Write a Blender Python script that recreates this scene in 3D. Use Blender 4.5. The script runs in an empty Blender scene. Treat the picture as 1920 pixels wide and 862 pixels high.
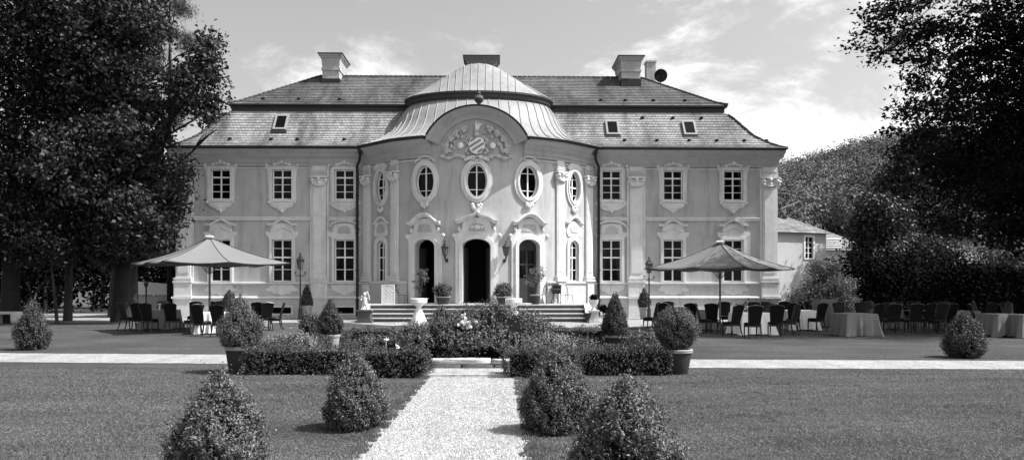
import bpy, bmesh, math, random
import numpy as np
from mathutils import Vector, Matrix, geometry
random.seed(7); rng = np.random.default_rng(11)
R = math.radians
scene = bpy.context.scene
COL = scene.collection
F = 1500.0; HZ = 540.0; CH = 1.6

def at(px, py, Y):
    return Vector(((px-960)*Y/F, Y, CH-(py-HZ)*Y/F))
def gx(px, Y): return (px-960)*Y/F
def gy(py): return F*CH/(py-HZ)

# ------------------------------------------------------------------ materials
MATS = {}
def mat(name, v, rough=0.7, var=0.0, scale=3.0, bump=0.0, bscale=30.0, spec=0.3, metal=0.0, stain=0.0, island=0.0, transl=0.0, stretch=(1,1,1), coat=0.0):
    if name in MATS: return MATS[name]
    m = bpy.data.materials.new(name); m.use_nodes = True
    nt = m.node_tree; N = nt.nodes; L = nt.links
    b = N['Principled BSDF']
    b.inputs['Base Color'].default_value = (v, v, v, 1)
    b.inputs['Roughness'].default_value = rough
    b.inputs['Metallic'].default_value = metal
    b.inputs['Specular IOR Level'].default_value = spec
    b.inputs['Coat Weight'].default_value = coat
    val = None
    tc = N.new('ShaderNodeTexCoord')
    mp = N.new('ShaderNodeMapping'); mp.inputs['Scale'].default_value = stretch
    L.new(tc.outputs['Object'], mp.inputs['Vector'])
    def mul(a, bb):
        n = N.new('ShaderNodeMath'); n.operation = 'MULTIPLY'
        if isinstance(a, float): n.inputs[0].default_value = a
        else: L.new(a, n.inputs[0])
        L.new(bb, n.inputs[1]); return n.outputs[0]
    def rngmap(x, a, bb, lo, hi):
        n = N.new('ShaderNodeMapRange'); L.new(x, n.inputs[0])
        n.inputs[1].default_value = a; n.inputs[2].default_value = bb
        n.inputs[3].default_value = lo; n.inputs[4].default_value = hi
        return n.outputs[0]
    val = float(v)
    if var > 0:
        n1 = N.new('ShaderNodeTexNoise'); n1.inputs['Scale'].default_value = scale; n1.inputs['Detail'].default_value = 6
        n1.inputs['Roughness'].default_value = 0.65
        L.new(mp.outputs[0], n1.inputs['Vector'])
        val = mul(val, rngmap(n1.outputs['Fac'], .25, .75, 1-var, 1+var))
    if stain > 0:
        mp2 = N.new('ShaderNodeMapping'); mp2.inputs['Scale'].default_value = (1.6, 1.6, .22)
        L.new(tc.outputs['Object'], mp2.inputs['Vector'])
        n2 = N.new('ShaderNodeTexNoise'); n2.inputs['Scale'].default_value = 1.3; n2.inputs['Detail'].default_value = 8
        n2.inputs['Roughness'].default_value = 0.7
        L.new(mp2.outputs[0], n2.inputs['Vector'])
        val = mul(val, rngmap(n2.outputs['Fac'], .5, .72, 1, 1-stain))
    if island > 0:
        g = N.new('ShaderNodeNewGeometry')
        val = mul(val, rngmap(g.outputs['Random Per Island'], 0, 1, 1-island, 1+island))
    if not isinstance(val, float):
        cc = N.new('ShaderNodeCombineColor')
        for i in range(3): L.new(val, cc.inputs[i])
        L.new(cc.outputs[0], b.inputs['Base Color'])
    if bump > 0:
        n3 = N.new('ShaderNodeTexNoise'); n3.inputs['Scale'].default_value = bscale; n3.inputs['Detail'].default_value = 5
        L.new(tc.outputs['Object'], n3.inputs['Vector'])
        bp = N.new('ShaderNodeBump'); bp.inputs['Strength'].default_value = bump; bp.inputs['Distance'].default_value = .02
        L.new(n3.outputs['Fac'], bp.inputs['Height']); L.new(bp.outputs[0], b.inputs['Normal'])
    if transl > 0:
        t = N.new('ShaderNodeBsdfTranslucent')
        if not isinstance(val, float): L.new(cc.outputs[0], t.inputs[0])
        else: t.inputs[0].default_value = (v, v, v, 1)
        mx = N.new('ShaderNodeMixShader'); mx.inputs[0].default_value = transl
        out = N['Material Output']
        L.new(b.outputs[0], mx.inputs[1]); L.new(t.outputs[0], mx.inputs[2]); L.new(mx.outputs[0], out.inputs[0])
    MATS[name] = m
    return m

M_wall   = mat('stucco_wall', .42, .85, var=.16, scale=.8, bump=.35, bscale=25, stain=.36)
M_trim   = mat('stucco_trim', .63, .8, var=.13, scale=2.2, bump=.3, bscale=18, stain=.26)
M_plinth = mat('plinth_render', .46, .85, var=.16, scale=1.1, bump=.4, bscale=14, stain=.3)
M_corn   = mat('cornice_stucco', .40, .8, var=.1, scale=1.6, bump=.2, bscale=18, stain=.2)
M_frame  = mat('white_paint', .8, .45, var=.05, scale=4)
M_glass  = mat('window_glass', .003, .08, spec=.10)
M_curt   = mat('dim_curtain', .022, .7, var=.6, scale=5, stretch=(6,6,.3), spec=.1)
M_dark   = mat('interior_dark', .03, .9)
M_wood   = mat('dark_door_wood', .03, .5, var=.3, scale=5)
M_fascia = mat('dark_fascia', .045, .7, var=.3, scale=2, stretch=(.4,1,4))
M_pipe   = mat('dark_pipe', .015, .45)
M_iron   = mat('black_iron', .018, .4, spec=.5)
M_lamp   = mat('lamp_glass', .12, .15, spec=.6)
M_leadg  = mat('seam_metal', .22, .6)
M_dome   = mat('dome_sheet_metal', .24, .5, var=.2, scale=.9, spec=.35, stain=.35, bump=.12, bscale=3)
M_chim   = mat('chimney_render', .37, .85, var=.2, scale=1.6, bump=.3, stain=.35)
M_flash  = mat('chimney_flashing', .02, .6)
M_brick  = mat('chimney_brick', .16, .85, var=.3, scale=5, bump=.4)
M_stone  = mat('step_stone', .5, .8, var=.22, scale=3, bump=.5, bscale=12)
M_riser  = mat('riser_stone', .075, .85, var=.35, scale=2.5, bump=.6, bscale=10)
M_relief = mat('relief_stucco', .46, .8, var=.15, scale=6)
M_bar = mat('shield_bars', .22, .8)
M_rock   = mat('rough_stone', .42, .9, var=.4, scale=5, bump=1.0, bscale=9)
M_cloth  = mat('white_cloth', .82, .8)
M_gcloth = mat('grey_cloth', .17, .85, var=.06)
M_leather= mat('dark_leather', .007, .5, spec=.16, bump=.2)
M_chairw = mat('dark_chair_wood', .012, .35, spec=.35)
M_seam = mat('canvas_seam', .05, .8)
M_canvas = mat('parasol_canvas', .15, .85, var=.05, scale=2, transl=.03)
M_pole   = mat('parasol_metal', .12, .4, spec=.5)
M_pot    = mat('terracotta_pot', .03, .75, var=.2, scale=6, bump=.3)
M_potrim = mat('pot_rim', .34, .7, var=.15, scale=6)
M_potl   = mat('pale_pot', .3, .8, var=.15, scale=6)
M_soil   = mat('potting_soil', .03, .95, bump=1)
M_barkd  = mat('dark_bark', .02, .95, var=.4, scale=4, bump=.8, bscale=8)
M_bark   = mat('tree_bark', .07, .95, var=.45, scale=4, bump=1.0, bscale=8, stretch=(1,1,.25))
M_barkl  = mat('pale_bark', .035, .9, var=.8, scale=4, bump=.8, bscale=8, stretch=(1,1,.25))
M_box    = mat('boxwood_leaves', .112, .5, island=.85, spec=.18, transl=.14)
M_boxd   = mat('boxwood_leaves_dark', .07, .5, island=.8, spec=.18, transl=.12)
M_rose   = mat('rose_leaves', .10, .45, island=.85, spec=.25, transl=.15)
M_core   = mat('shade_core', .008, 1, spec=0)
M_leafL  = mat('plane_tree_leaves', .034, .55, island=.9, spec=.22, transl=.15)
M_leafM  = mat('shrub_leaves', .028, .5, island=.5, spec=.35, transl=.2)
M_leafR  = mat('beech_and_shade_leaves', .010, .55, island=.7, spec=.12, transl=.10)  # own tone on the right tree, painted self-shade on the upper left one
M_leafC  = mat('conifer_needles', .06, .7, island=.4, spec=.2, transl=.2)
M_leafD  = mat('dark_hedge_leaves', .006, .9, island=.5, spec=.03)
M_willow = mat('pale_shrub_leaves', .12, .55, island=.4, spec=.3, transl=.25)
M_hill   = mat('hillside_leaves', .105, .8, island=.35, spec=.1, transl=.1)
M_lav    = mat('lavender', .16, .8, island=.35)
M_flower = mat('white_petals', .75, .7)
M_marble = mat('pale_marble', .62, .6, var=.2, scale=7, bump=.3)

def soft_color(nt, valsock):
    cc = nt.nodes.new('ShaderNodeCombineColor')
    for i in range(3): nt.links.new(valsock, cc.inputs[i])
    return cc.outputs[0]

def ground_mat(name, kind):
    m = bpy.data.materials.new(name); m.use_nodes = True
    nt = m.node_tree; N = nt.nodes; L = nt.links; b = N['Principled BSDF']
    b.inputs['Roughness'].default_value = .9; b.inputs['Specular IOR Level'].default_value = .15
    tc = N.new('ShaderNodeTexCoord')
    def noise(scale, detail=6, rough=.6, st=None):
        n = N.new('ShaderNodeTexNoise'); n.inputs['Scale'].default_value = scale; n.inputs['Detail'].default_value = detail; n.inputs['Roughness'].default_value = rough
        if st:
            mp = N.new('ShaderNodeMapping'); mp.inputs['Scale'].default_value = st[:3]
            if len(st) > 3: mp.inputs['Rotation'].default_value = (0,0,R(st[3]))
            L.new(tc.outputs['Object'], mp.inputs[0]); L.new(mp.outputs[0], n.inputs['Vector'])
        else: L.new(tc.outputs['Object'], n.inputs['Vector'])
        return n.outputs['Fac']
    def mr(x, a, bb, lo, hi):
        n = N.new('ShaderNodeMapRange'); L.new(x, n.inputs[0])
        for i, q in enumerate((a, bb, lo, hi)): n.inputs[i+1].default_value = q
        return n.outputs[0]
    def mul(a, bb):
        n = N.new('ShaderNodeMath'); n.operation = 'MULTIPLY'
        if isinstance(a, float): n.inputs[0].default_value = a
        else: L.new(a, n.inputs[0])
        L.new(bb, n.inputs[1]); return n.outputs[0]
    bp = N.new('ShaderNodeBump'); L.new(bp.outputs[0], b.inputs['Normal'])
    if kind == 'grass':
        v = mul(.067, mr(noise(.35, 4, .6), .3, .7, .76, 1.26))
        v = mul(v, mr(noise(1.0, 5, .6, (.25, 1.4, 1, 8)), .35, .65, .8, 1.2))
        v = mul(v, mr(noise(7, 6, .75), .3, .7, .72, 1.3))
        v = mul(v, mr(noise(60, 4, .8), .3, .7, .72, 1.3))
        v = mul(v, mr(noise(3.5, 3, .7), .68, .76, 1, 1.6))
        L.new(noise(45, 6, .8), bp.inputs['Height']); bp.inputs['Strength'].default_value = .9; bp.inputs['Distance'].default_value = .05
    elif kind == 'gravel':
        vor = N.new('ShaderNodeTexVoronoi'); vor.inputs['Scale'].default_value = 38; L.new(tc.outputs['Object'], vor.inputs['Vector'])
        bw = N.new('ShaderNodeRGBToBW'); L.new(vor.outputs['Color'], bw.inputs[0])
        v = mul(.33, mr(bw.outputs[0], .1, .9, .62, 1.25))
        v = mul(v, mr(noise(1.6, 6, .7), .3, .7, .82, 1.1))
        v = mul(v, mr(noise(1.0, 4, .6, (2.2, .25, 1)), .38, .62, .86, 1.06))
        v = mul(v, mr(noise(9, 5, .8), .3, .52, .6, 1.0))
        L.new(vor.outputs['Distance'], bp.inputs['Height']); bp.inputs['Strength'].default_value = .7; bp.inputs['Distance'].default_value = .02
        bp.invert = True
    elif kind == 'soil':
        v = mul(.035, mr(noise(8, 6, .8), .3, .7, .5, 1.5))
        L.new(noise(20, 6, .8), bp.inputs['Height']); bp.inputs['Strength'].default_value = 1; bp.inputs['Distance'].default_value = .05
    L.new(soft_color(nt, v), b.inputs['Base Color'])
    return m
M_grass = ground_mat('lawn_turf', 'grass'); M_gravel = ground_mat('pale_gravel', 'gravel'); M_dirt = ground_mat('bed_soil', 'soil')

def tile_mat(name, v, streak):
    m = bpy.data.materials.new(name); m.use_nodes = True
    nt = m.node_tree; N = nt.nodes; L = nt.links; b = N['Principled BSDF']
    b.inputs['Roughness'].default_value = .75; b.inputs['Specular IOR Level'].default_value = .3
    tc = N.new('ShaderNodeTexCoord')
    br = N.new('ShaderNodeTexBrick'); L.new(tc.outputs['UV'], br.inputs['Vector'])
    br.inputs['Scale'].default_value = 1; br.inputs['Brick Width'].default_value = .19; br.inputs['Row Height'].default_value = 1.0
    br.inputs['Mortar Size'].default_value = .012; br.inputs['Mortar Smooth'].default_value = .2; br.inputs['Bias'].default_value = 0
    br.inputs['Color1'].default_value = (v*.82,)*3+(1,); br.inputs['Color2'].default_value = (v*1.18,)*3+(1,); br.inputs['Mortar'].default_value = (v*.35,)*3+(1,)
    bw = N.new('ShaderNodeRGBToBW'); L.new(br.outputs['Color'], bw.inputs[0])
    def nz(sc, st, a, bb, lo, hi, det=6):
        n = N.new('ShaderNodeTexNoise'); n.inputs['Scale'].default_value = sc; n.inputs['Detail'].default_value = det; n.inputs['Roughness'].default_value=.65
        mp = N.new('ShaderNodeMapping'); mp.inputs['Scale'].default_value = st; L.new(tc.outputs['Object'], mp.inputs[0]); L.new(mp.outputs[0], n.inputs['Vector'])
        r = N.new('ShaderNodeMapRange'); L.new(n.outputs['Fac'], r.inputs[0])
        for i, q in enumerate((a, bb, lo, hi)): r.inputs[i+1].default_value = q
        return r.outputs[0]
    val = bw.outputs[0]
    for s in (nz(.9, (1, .22, .22), .48, .66, 1.05, 1-streak*1.25), nz(.35, (1, .6, .6), .38, .62, 1.18, .68), nz(4, (1,1,1), .3, .7, .75, 1.25), nz(1.6, (1,1,1), .58, .72, 1, 1.3)):
        mm = N.new('ShaderNodeMath'); mm.operation = 'MULTIPLY'; L.new(val, mm.inputs[0]); L.new(s, mm.inputs[1]); val = mm.outputs[0]
    L.new(soft_color(nt, val), b.inputs['Base Color'])
    bp = N.new('ShaderNodeBump'); bp.inputs['Strength'].default_value = .5; bp.inputs['Distance'].default_value = .02
    L.new(bw.outputs[0], bp.inputs['Height']); L.new(bp.outputs[0], b.inputs['Normal'])
    return m
M_tile_lo = tile_mat('lower_roof_tiles', .215, .4); M_tile_up = tile_mat('upper_roof_tiles', .105, .45)
M_tile_far = tile_mat('neighbour_roof_tiles', .2, .3)

# ------------------------------------------------------------------ mesh builder
def tag(o, label=None, cat=None, group=None, kind=None):
    if label: o['label'] = label
    if cat: o['category'] = cat
    if group: o['group'] = group
    if kind: o['kind'] = kind
    return o
def empty(name, loc=(0,0,0), rz=0, label=None, cat=None, group=None):
    o = bpy.data.objects.new(name, None); COL.objects.link(o)
    o.location = loc; o.rotation_euler = (0,0,rz); o.empty_display_size = .2
    return tag(o, label, cat, group)
class MB:
    def __init__(s): s.v = []; s.f = []; s.uv = None
    def add(s, vs, fs):
        n = len(s.v); s.v += [tuple(p) for p in vs]; s.f += [tuple(i+n for i in f) for f in fs]; return s
    def box(s, x0,x1,y0,y1,z0,z1, M=None, taper=1.0):
        cx, cy = (x0+x1)/2, (y0+y1)/2
        vs = [(x0,y0,z0),(x1,y0,z0),(x1,y1,z0),(x0,y1,z0)] + [(cx+(x-cx)*taper, cy+(y-cy)*taper, z1) for x,y in ((x0,y0),(x1,y0),(x1,y1),(x0,y1))]
        if M: vs = [M @ Vector(v) for v in vs]
        return s.add(vs, [(0,3,2,1),(4,5,6,7),(0,1,5,4),(1,2,6,5),(2,3,7,6),(3,0,4,7)])
    def tube(s, pts, r, n=8, cap=True):
        pts = [Vector(p) for p in pts]; rs = r if isinstance(r, (list,tuple)) else [r]*len(pts)
        vs = []; 
        ref = Vector((0,0,1)); 
        d0 = (pts[1]-pts[0]).normalized()
        if abs(d0.z) > .9: ref = Vector((1,0,0))
        side = d0.cross(ref).normalized()
        for i,p in enumerate(pts):
            d = (pts[min(i+1,len(pts)-1)]-pts[max(i-1,0)]).normalized()
            side = (side - d*side.dot(d)).normalized(); up = side.cross(d)
            for k in range(n):
                a = 2*math.pi*k/n; vs.append(p + (side*math.cos(a)+up*math.sin(a))*rs[i])
        fs = []
        for i in range(len(pts)-1):
            for k in range(n):
                k2 = (k+1)%n; fs.append((i*n+k, i*n+k2, (i+1)*n+k2, (i+1)*n+k))
        if cap: fs += [tuple(range(n)), tuple(range((len(pts)-1)*n, len(pts)*n))[::-1]]
        return s.add(vs, fs)
    def lathe(s, prof, c=(0,0,0), n=20, wob=None, sq=0):
        vs = []
        for (r,z) in prof:
            for k in range(n):
                a = 2*math.pi*k/n; rr = r*(wob(a,z) if wob else 1)
                if sq: rr /= max(abs(math.cos(a+math.pi/4)), abs(math.sin(a+math.pi/4)))**sq
                vs.append((c[0]+rr*math.cos(a), c[1]+rr*math.sin(a), c[2]+z))
        fs = []
        for i in range(len(prof)-1):
            for k in range(n):
                k2 = (k+1)%n; fs.append((i*n+k, i*n+k2, (i+1)*n+k2, (i+1)*n+k))
        fs += [tuple(range(n))[::-1], tuple(range((len(prof)-1)*n, len(prof)*n))]
        return s.add(vs, fs)
    def ball(s, c, r, n=10, m=7, sc=(1,1,1), M=None):
        vs = []; fs = []
        for i in range(m+1):
            t = math.pi*i/m
            for k in range(n):
                a = 2*math.pi*k/n
                p = Vector((r*sc[0]*math.sin(t)*math.cos(a), r*sc[1]*math.sin(t)*math.sin(a), r*sc[2]*math.cos(t)))
                if M: p = M @ p
                vs.append(p + Vector(c))
        for i in range(m):
            for k in range(n):
                k2 = (k+1)%n; fs.append((i*n+k, (i+1)*n+k, (i+1)*n+k2, i*n+k2))
        return s.add(vs, fs)
    def build(s, name, m, parent=None, smooth=False, uv=None):
        me = bpy.data.meshes.new(name); me.from_pydata(s.v, [], s.f)
        bm = bmesh.new(); bm.from_mesh(me); bmesh.ops.remove_doubles(bm, verts=bm.verts, dist=1e-5)
        bmesh.ops.recalc_face_normals(bm, faces=bm.faces); bm.to_mesh(me); bm.free()
        me.materials.append(m)
        if smooth:
            for p in me.polygons: p.use_smooth = True
            me.set_sharp_from_angle(angle=R(38))
        o = bpy.data.objects.new(name, me); COL.objects.link(o)
        if parent: o.parent = parent
        return o
def np_mesh(name, verts, nper, m, parent=None, loops=None):
    """verts (N*nper,3) - N separate polygons of nper corners"""
    me = bpy.data.meshes.new(name); V = len(verts); N = V//nper
    me.vertices.add(V); me.vertices.foreach_set('co', verts.astype(np.float32).ravel())
    me.loops.add(V); me.loops.foreach_set('vertex_index', np.arange(V, dtype=np.int32))
    me.polygons.add(N); me.polygons.foreach_set('loop_start', np.arange(0, V, nper, dtype=np.int32))
    me.update(calc_edges=True); me.materials.append(m)
    o = bpy.data.objects.new(name, me); COL.objects.link(o)
    if parent: o.parent = parent
    return o
def leaf_verts(C, size, aspect=.55, bias=None, biasw=1.0, along=None):
    """diamond leaves at centres C; bias = preferred normal (N,3)"""
    N = len(C); size = np.broadcast_to(size, (N,)) if np.ndim(size) else np.full(N, size)
    size = size*rng.uniform(.65, 1.3, N)
    nrm = rng.normal(size=(N,3))
    if bias is not None: nrm = nrm + np.asarray(bias)*biasw
    nrm /= np.linalg.norm(nrm, axis=1)[:,None]+1e-9
    t = rng.normal(size=(N,3)) if along is None else along + rng.normal(size=(N,3))*.38
    t -= nrm*np.sum(t*nrm, axis=1)[:,None]; t /= np.linalg.norm(t, axis=1)[:,None]+1e-9
    b = np.cross(nrm, t)
    L = (t*size[:,None])*.5; W = (b*size[:,None])*.5*aspect
    v = np.empty((N,4,3)); v[:,0] = C-L; v[:,1] = C+W-L*.1+nrm*size[:,None]*.08; v[:,2] = C+L; v[:,3] = C-W-L*.1+nrm*size[:,None]*.08
    return v.reshape(-1,3)

# ------------------------------------------------------------------ camera, world, sun
cam = bpy.data.objects.new('camera', bpy.data.cameras.new('camera')); COL.objects.link(cam)
cam.location = (0,0,CH); cam.rotation_euler = (R(90),0,0)
cam.data.sensor_width = 36; cam.data.lens = 36*F/1920
cam.data.shift_y = (HZ-431)/1920; cam.data.clip_end = 3000; cam.data.clip_start = .05
scene.camera = cam
SUN_A, SUN_E = R(10), R(54)
sv = Vector((math.cos(SUN_A)*math.cos(SUN_E), -math.sin(SUN_A)*math.cos(SUN_E), math.sin(SUN_E)))
sun = bpy.data.objects.new('sun', bpy.data.lights.new('sun', 'SUN')); COL.objects.link(sun)
sun.data.energy = 5.0; sun.data.angle = R(.5); sun.data.color = (1,1,1)
sun.rotation_euler = sv.to_track_quat('Z','Y').to_euler(); sun.location = (30,-5,40)
W = bpy.data.worlds.new('World'); scene.world = W; W.use_nodes = True
nt = W.node_tree; N = nt.nodes; L = nt.links; bg = N['Background']; bg.inputs[1].default_value = .15
sky = N.new('ShaderNodeTexSky'); sky.sky_type = 'NISHITA'; sky.sun_disc = False; sky.sun_elevation = SUN_E; sky.sun_rotation = math.atan2(sv.x, sv.y)
sky.dust_density = 4.0; sky.air_density = 1.0
bw = N.new('ShaderNodeRGBToBW'); L.new(sky.outputs[0], bw.inputs[0])
tc = N.new('ShaderNodeTexCoord'); sep = N.new('ShaderNodeSeparateXYZ'); L.new(tc.outputs['Generated'], sep.inputs[0])
def mth(op, a, b=None, clamp=False):
    n = N.new('ShaderNodeMath'); n.operation = op; n.use_clamp = clamp
    for i, q in enumerate((a, b)):
        if q is None: continue
        if isinstance(q, (int,float)): n.inputs[i].default_value = q
        else: L.new(q, n.inputs[i])
    return n.outputs[0]
def mrange(x, a, b, lo, hi, smooth=False):
    n = N.new('ShaderNodeMapRange'); L.new(x, n.inputs[0])
    if smooth: n.interpolation_type = 'SMOOTHSTEP'
    for i, q in enumerate((a, b, lo, hi)): n.inputs[i+1].default_value = q
    return n.outputs[0]
mpc = N.new('ShaderNodeMapping'); mpc.inputs['Scale'].default_value = (5.5, 5.5, 12.5); mpc.inputs['Location'].default_value = (3.1, .4, 1.7)
L.new(tc.outputs['Generated'], mpc.inputs[0])
nz = N.new('ShaderNodeTexNoise'); nz.inputs['Scale'].default_value = 1.0; nz.inputs['Detail'].default_value = 8; nz.inputs['Roughness'].default_value = .63
nz.inputs['Distortion'].default_value = .3
L.new(mpc.outputs[0], nz.inputs['Vector'])
# more cloud low down and to the right, as the day had it
bias = mth('ADD', mrange(sep.outputs[0], -.3, .45, -.10, .07), mrange(sep.outputs[2], .12, .34, .10, -.08))
bias = mth('ADD', bias, mrange(sep.outputs[2], .34, .6, 0, -.3))
cl = mrange(mth('ADD', nz.outputs['Fac'], bias), .42, .74, 0, .95, True)
mixv = N.new('ShaderNodeMix'); mixv.data_type = 'FLOAT'
L.new(cl, mixv.inputs[0]); L.new(bw.outputs[0], mixv.inputs[2]); mixv.inputs[3].default_value = 7.4
SKYMIX = mixv
cc = N.new('ShaderNodeCombineColor')
for i in range(3): L.new(mixv.outputs[0], cc.inputs[i])
L.new(cc.outputs[0], bg.inputs[0])
scene.view_settings.view_transform = 'Standard'; scene.view_settings.look = 'None'; scene.view_settings.gamma = 1; scene.view_settings.exposure = .68
scene.view_settings.use_curve_mapping = False
scene.render.engine = 'CYCLES'; scene.cycles.max_bounces = 6; scene.cycles.transparent_max_bounces = 4
scene.cycles.diffuse_bounces = 3

# ------------------------------------------------------------------ the palace
BY = R(1.0); P0 = Vector((gx(897,43), 43, 0))
palace = empty('palace', P0, BY, 'two-storey baroque palace with domed oval centre and tiled mansard roof', 'palace')
RB = Matrix.Rotation(BY, 3, 'Z')
def l2w(x, y, z=0): return P0 + RB @ Vector((x,y,z))

WHALF = 16.1; DEPTH = 11.6
class Seg:
    def __init__(s, A=None, B=None, arc=False):
        s.arc = arc
        if not arc:
            s.A = Vector(A); s.d = (Vector(B)-Vector(A)).normalized(); s.n = Vector((s.d.y, -s.d.x)); s.len = (Vector(B)-Vector(A)).length
    def map(s, u, z, o):
        if s.arc:
            th = u/6.65; r = 6.65+o
            return (r*math.sin(th), 3.15-r*math.cos(th), z)
        p = s.A + s.d*u + s.n*o
        return (p.x, p.y, z)
CX, CY0, RA = 3.95, -2.2, 6.65
UH = RA*math.asin(CX/RA)
SW = Seg((0,0),(1,0))                 # wings: u = x
SL = Seg((-6.14,0),(-CX,CY0)); SR = Seg((CX,CY0),(6.14,0)); SF = Seg(arc=True)
SIDE_L = Seg((-WHALF,DEPTH),(-WHALF,0)); SIDE_R = Seg((WHALF,0),(WHALF,DEPTH))

def relief(seg, outer, holes=(), o0=0.0, o1=.1, mb=None, back=False, sides=True):
    """polygon with holes in wall coordinates (u,z), raised from o0 to o1, mapped onto the wall"""
    mb = mb or MB()
    loops = [list(outer)] + [list(h) for h in holes]
    polys = [[Vector((u,z,0)) for u,z in lp] for lp in loops]
    tris = geometry.tessellate_polygon(polys)
    flat = [p for lp in loops for p in lp]
    bm = bmesh.new()
    top = [bm.verts.new((u, z, o1)) for u,z in flat]
    bot = [bm.verts.new((u, z, o0)) for u,z in flat] if (sides or back) else None
    for t in tris:
        try: bm.faces.new([top[i] for i in t])
        except ValueError: pass
        if back:
            try: bm.faces.new([bot[i] for i in t])
            except ValueError: pass
    if sides:
        k = 0
        for lp in loops:
            n = len(lp)
            for i in range(n):
                j = (i+1)%n
                try: bm.faces.new([top[k+i], top[k+j], bot[k+j], bot[k+i]])
                except ValueError: pass
            k += n
    if seg.arc:
        us = [p[0] for p in flat]; c = math.ceil(min(us)/.3)*.3
        while c < max(us):
            bmesh.ops.bisect_plane(bm, geom=bm.verts[:]+bm.edges[:]+bm.faces[:], plane_co=(c+.0007,0,0), plane_no=(1,0,0), dist=1e-5)
            c += .3
    bm.verts.index_update()
    mb.add([seg.map(v.co.x, v.co.y, v.co.z) for v in bm.verts], [[v.index for v in f.verts] for f in bm.faces])
    bm.free(); return mb
def rect(u0,u1,z0,z1): return [(u0,z0),(u1,z0),(u1,z1),(u0,z1)]
def oval(u,z,a,b,n=32): return [(u+a*math.cos(2*math.pi*k/n), z+b*math.sin(2*math.pi*k/n)) for k in range(n)]
def archtop(u0,u1,z0,zs,zt,n=12):
    """rect with segmental arch: springs zs, crown zt"""
    pts = [(u0,z0),(u1,z0)]; c = (u0+u1)/2; hw = (u1-u0)/2
    for k in range(n+1):
        a = math.pi*k/n; pts.append((c+hw*math.cos(a), zs+(zt-zs)*math.sin(a)))
    return pts
def mirror(pts, c=0): return pts + [(2*c-u, z) for u,z in reversed(pts) if abs(u-c) > 1e-6]
def sweep(path, prof, mb=None, closed=False, cap=True):
    """path: 2D points, outward on the right-hand side; prof: (out, z)"""
    mb = mb or MB(); P = [Vector(p) for p in path]; n = len(P); offs = []
    for i in range(n):
        a = (P[i]-P[i-1]).normalized() if i > 0 else (P[1]-P[0]).normalized()
        b = (P[i+1]-P[i]).normalized() if i < n-1 else a
        na = Vector((a.y,-a.x)); nb = Vector((b.y,-b.x)); m = (na+nb).normalized(); offs.append(m/max(m.dot(nb), .3))
    vs = []; k = len(prof)
    for i in range(n):
        for o,z in prof:
            ox = o if abs(P[i].x) < WHALF-.01 else min(o, .3)+max(0,o-.3)*.12
            vs.append((P[i].x+offs[i].x*ox, P[i].y+offs[i].y*o, z))
    fs = []
    for i in range(n-1):
        for j in range(k): j2 = (j+1)%k; fs.append((i*k+j, i*k+j2, (i+1)*k+j2, (i+1)*k+j))
    if cap: fs += [tuple(range(k)), tuple(range((n-1)*k, n*k))[::-1]]
    return mb.add(vs, fs)
arcpts = lambda u0,u1,n=14: [SF.map(u0+(u1-u0)*k/n, 0, 0)[:2] for k in range(n+1)]

WIN_X = [7.17, 10.5, 13.77]
def wx(sign): return [sign*x for x in WIN_X]
LOWZ = (1.95, 4.2); UPZ = (6.34, 7.94)
# walls with real openings and deep reveals
holesW = []
for sgn in (-1,1):
    hs = []
    for x in wx(sgn):
        hs += [rect(x-.53,x+.53,*LOWZ), rect(x-.52,x+.52,*UPZ)]
    bx = [x for x in wx(sgn)[:2]]
    for x in bx: hs.append(rect(x-.56,x+.56,.2,.62))
    a, b = sorted((sgn*6.14, sgn*WHALF))
    relief(SW, rect(a,b,0,8.95), hs, -.35, 0).build('wall', M_wall, palace)
oc = 6.9
relief(SL, rect(0,3.104,0,8.95), [archtop(1.2,1.95,1.95,3.75,4.1), oval(1.57,6.88,.45,.82)], -.35, 0).build('wall', M_wall, palace)
relief(SR, rect(0,3.104,0,8.95), [archtop(1.15,1.9,1.95,3.75,4.1), oval(1.53,6.88,.45,.82)], -.35, 0).build('wall', M_wall, palace)
ARc = 2.56; AZc = 8.96-1.08
def arc_uz(r, ph): return (r*math.sin(ph), AZc + r*math.cos(ph))
PHI = math.asin(2.32/ARc)
out = [(-UH,0.0),(UH,0.0),(UH,8.95),(2.2,8.95)] + [arc_uz(ARc-.1, PHI*.93*(1-2*k/20)) for k in range(21)] + [(-2.2,8.95),(-UH,8.95)]
DOORU = 2.66
doors = [(-DOORU,.57),(0,.68),(DOORU,.57)]
holesF = [archtop(u-w,u+w,.83,3.66,4.04) for u,w in doors] + [oval(u,oc,.52,.82) for u in (-DOORU,0,DOORU)]
relief(SF, out, holesF, -.4, 0).build('wall', M_wall, palace)
for sd in (SIDE_L, SIDE_R):
    relief(sd, rect(0,DEPTH,0,8.95), [rect(u-.53,u+.53,z0,z1) for u in (3,6.5,9.5) for z0,z1 in (LOWZ,UPZ)], -.35, 0).build('wall', M_wall, palace)
    for u in (3,6.5,9.5):
        for z0,z1 in (LOWZ,UPZ):
            w = relief(sd, rect(u-.53,u+.53,z0,z1), [rect(u-.47,u-.04,z0+.06,z1-.06),rect(u+.04,u+.47,z0+.06,z1-.06)], -.2, -.13).build('window', M_frame, palace)
            relief(sd, rect(u-.5,u+.5,z0+.02,z1-.02), (), -.18, -.16).build('pane', M_glass, w)
MB().box(-WHALF,WHALF,DEPTH-.35,DEPTH,0,8.95).build('wall', M_wall, palace)
# room inside the open doors: dark floor and back wall
MB().box(-5.9,5.9,-.1,2.6,.7,.8).box(-6,6,2.5,2.6,.8,6).build('hall_floor', M_dark, palace)

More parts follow.
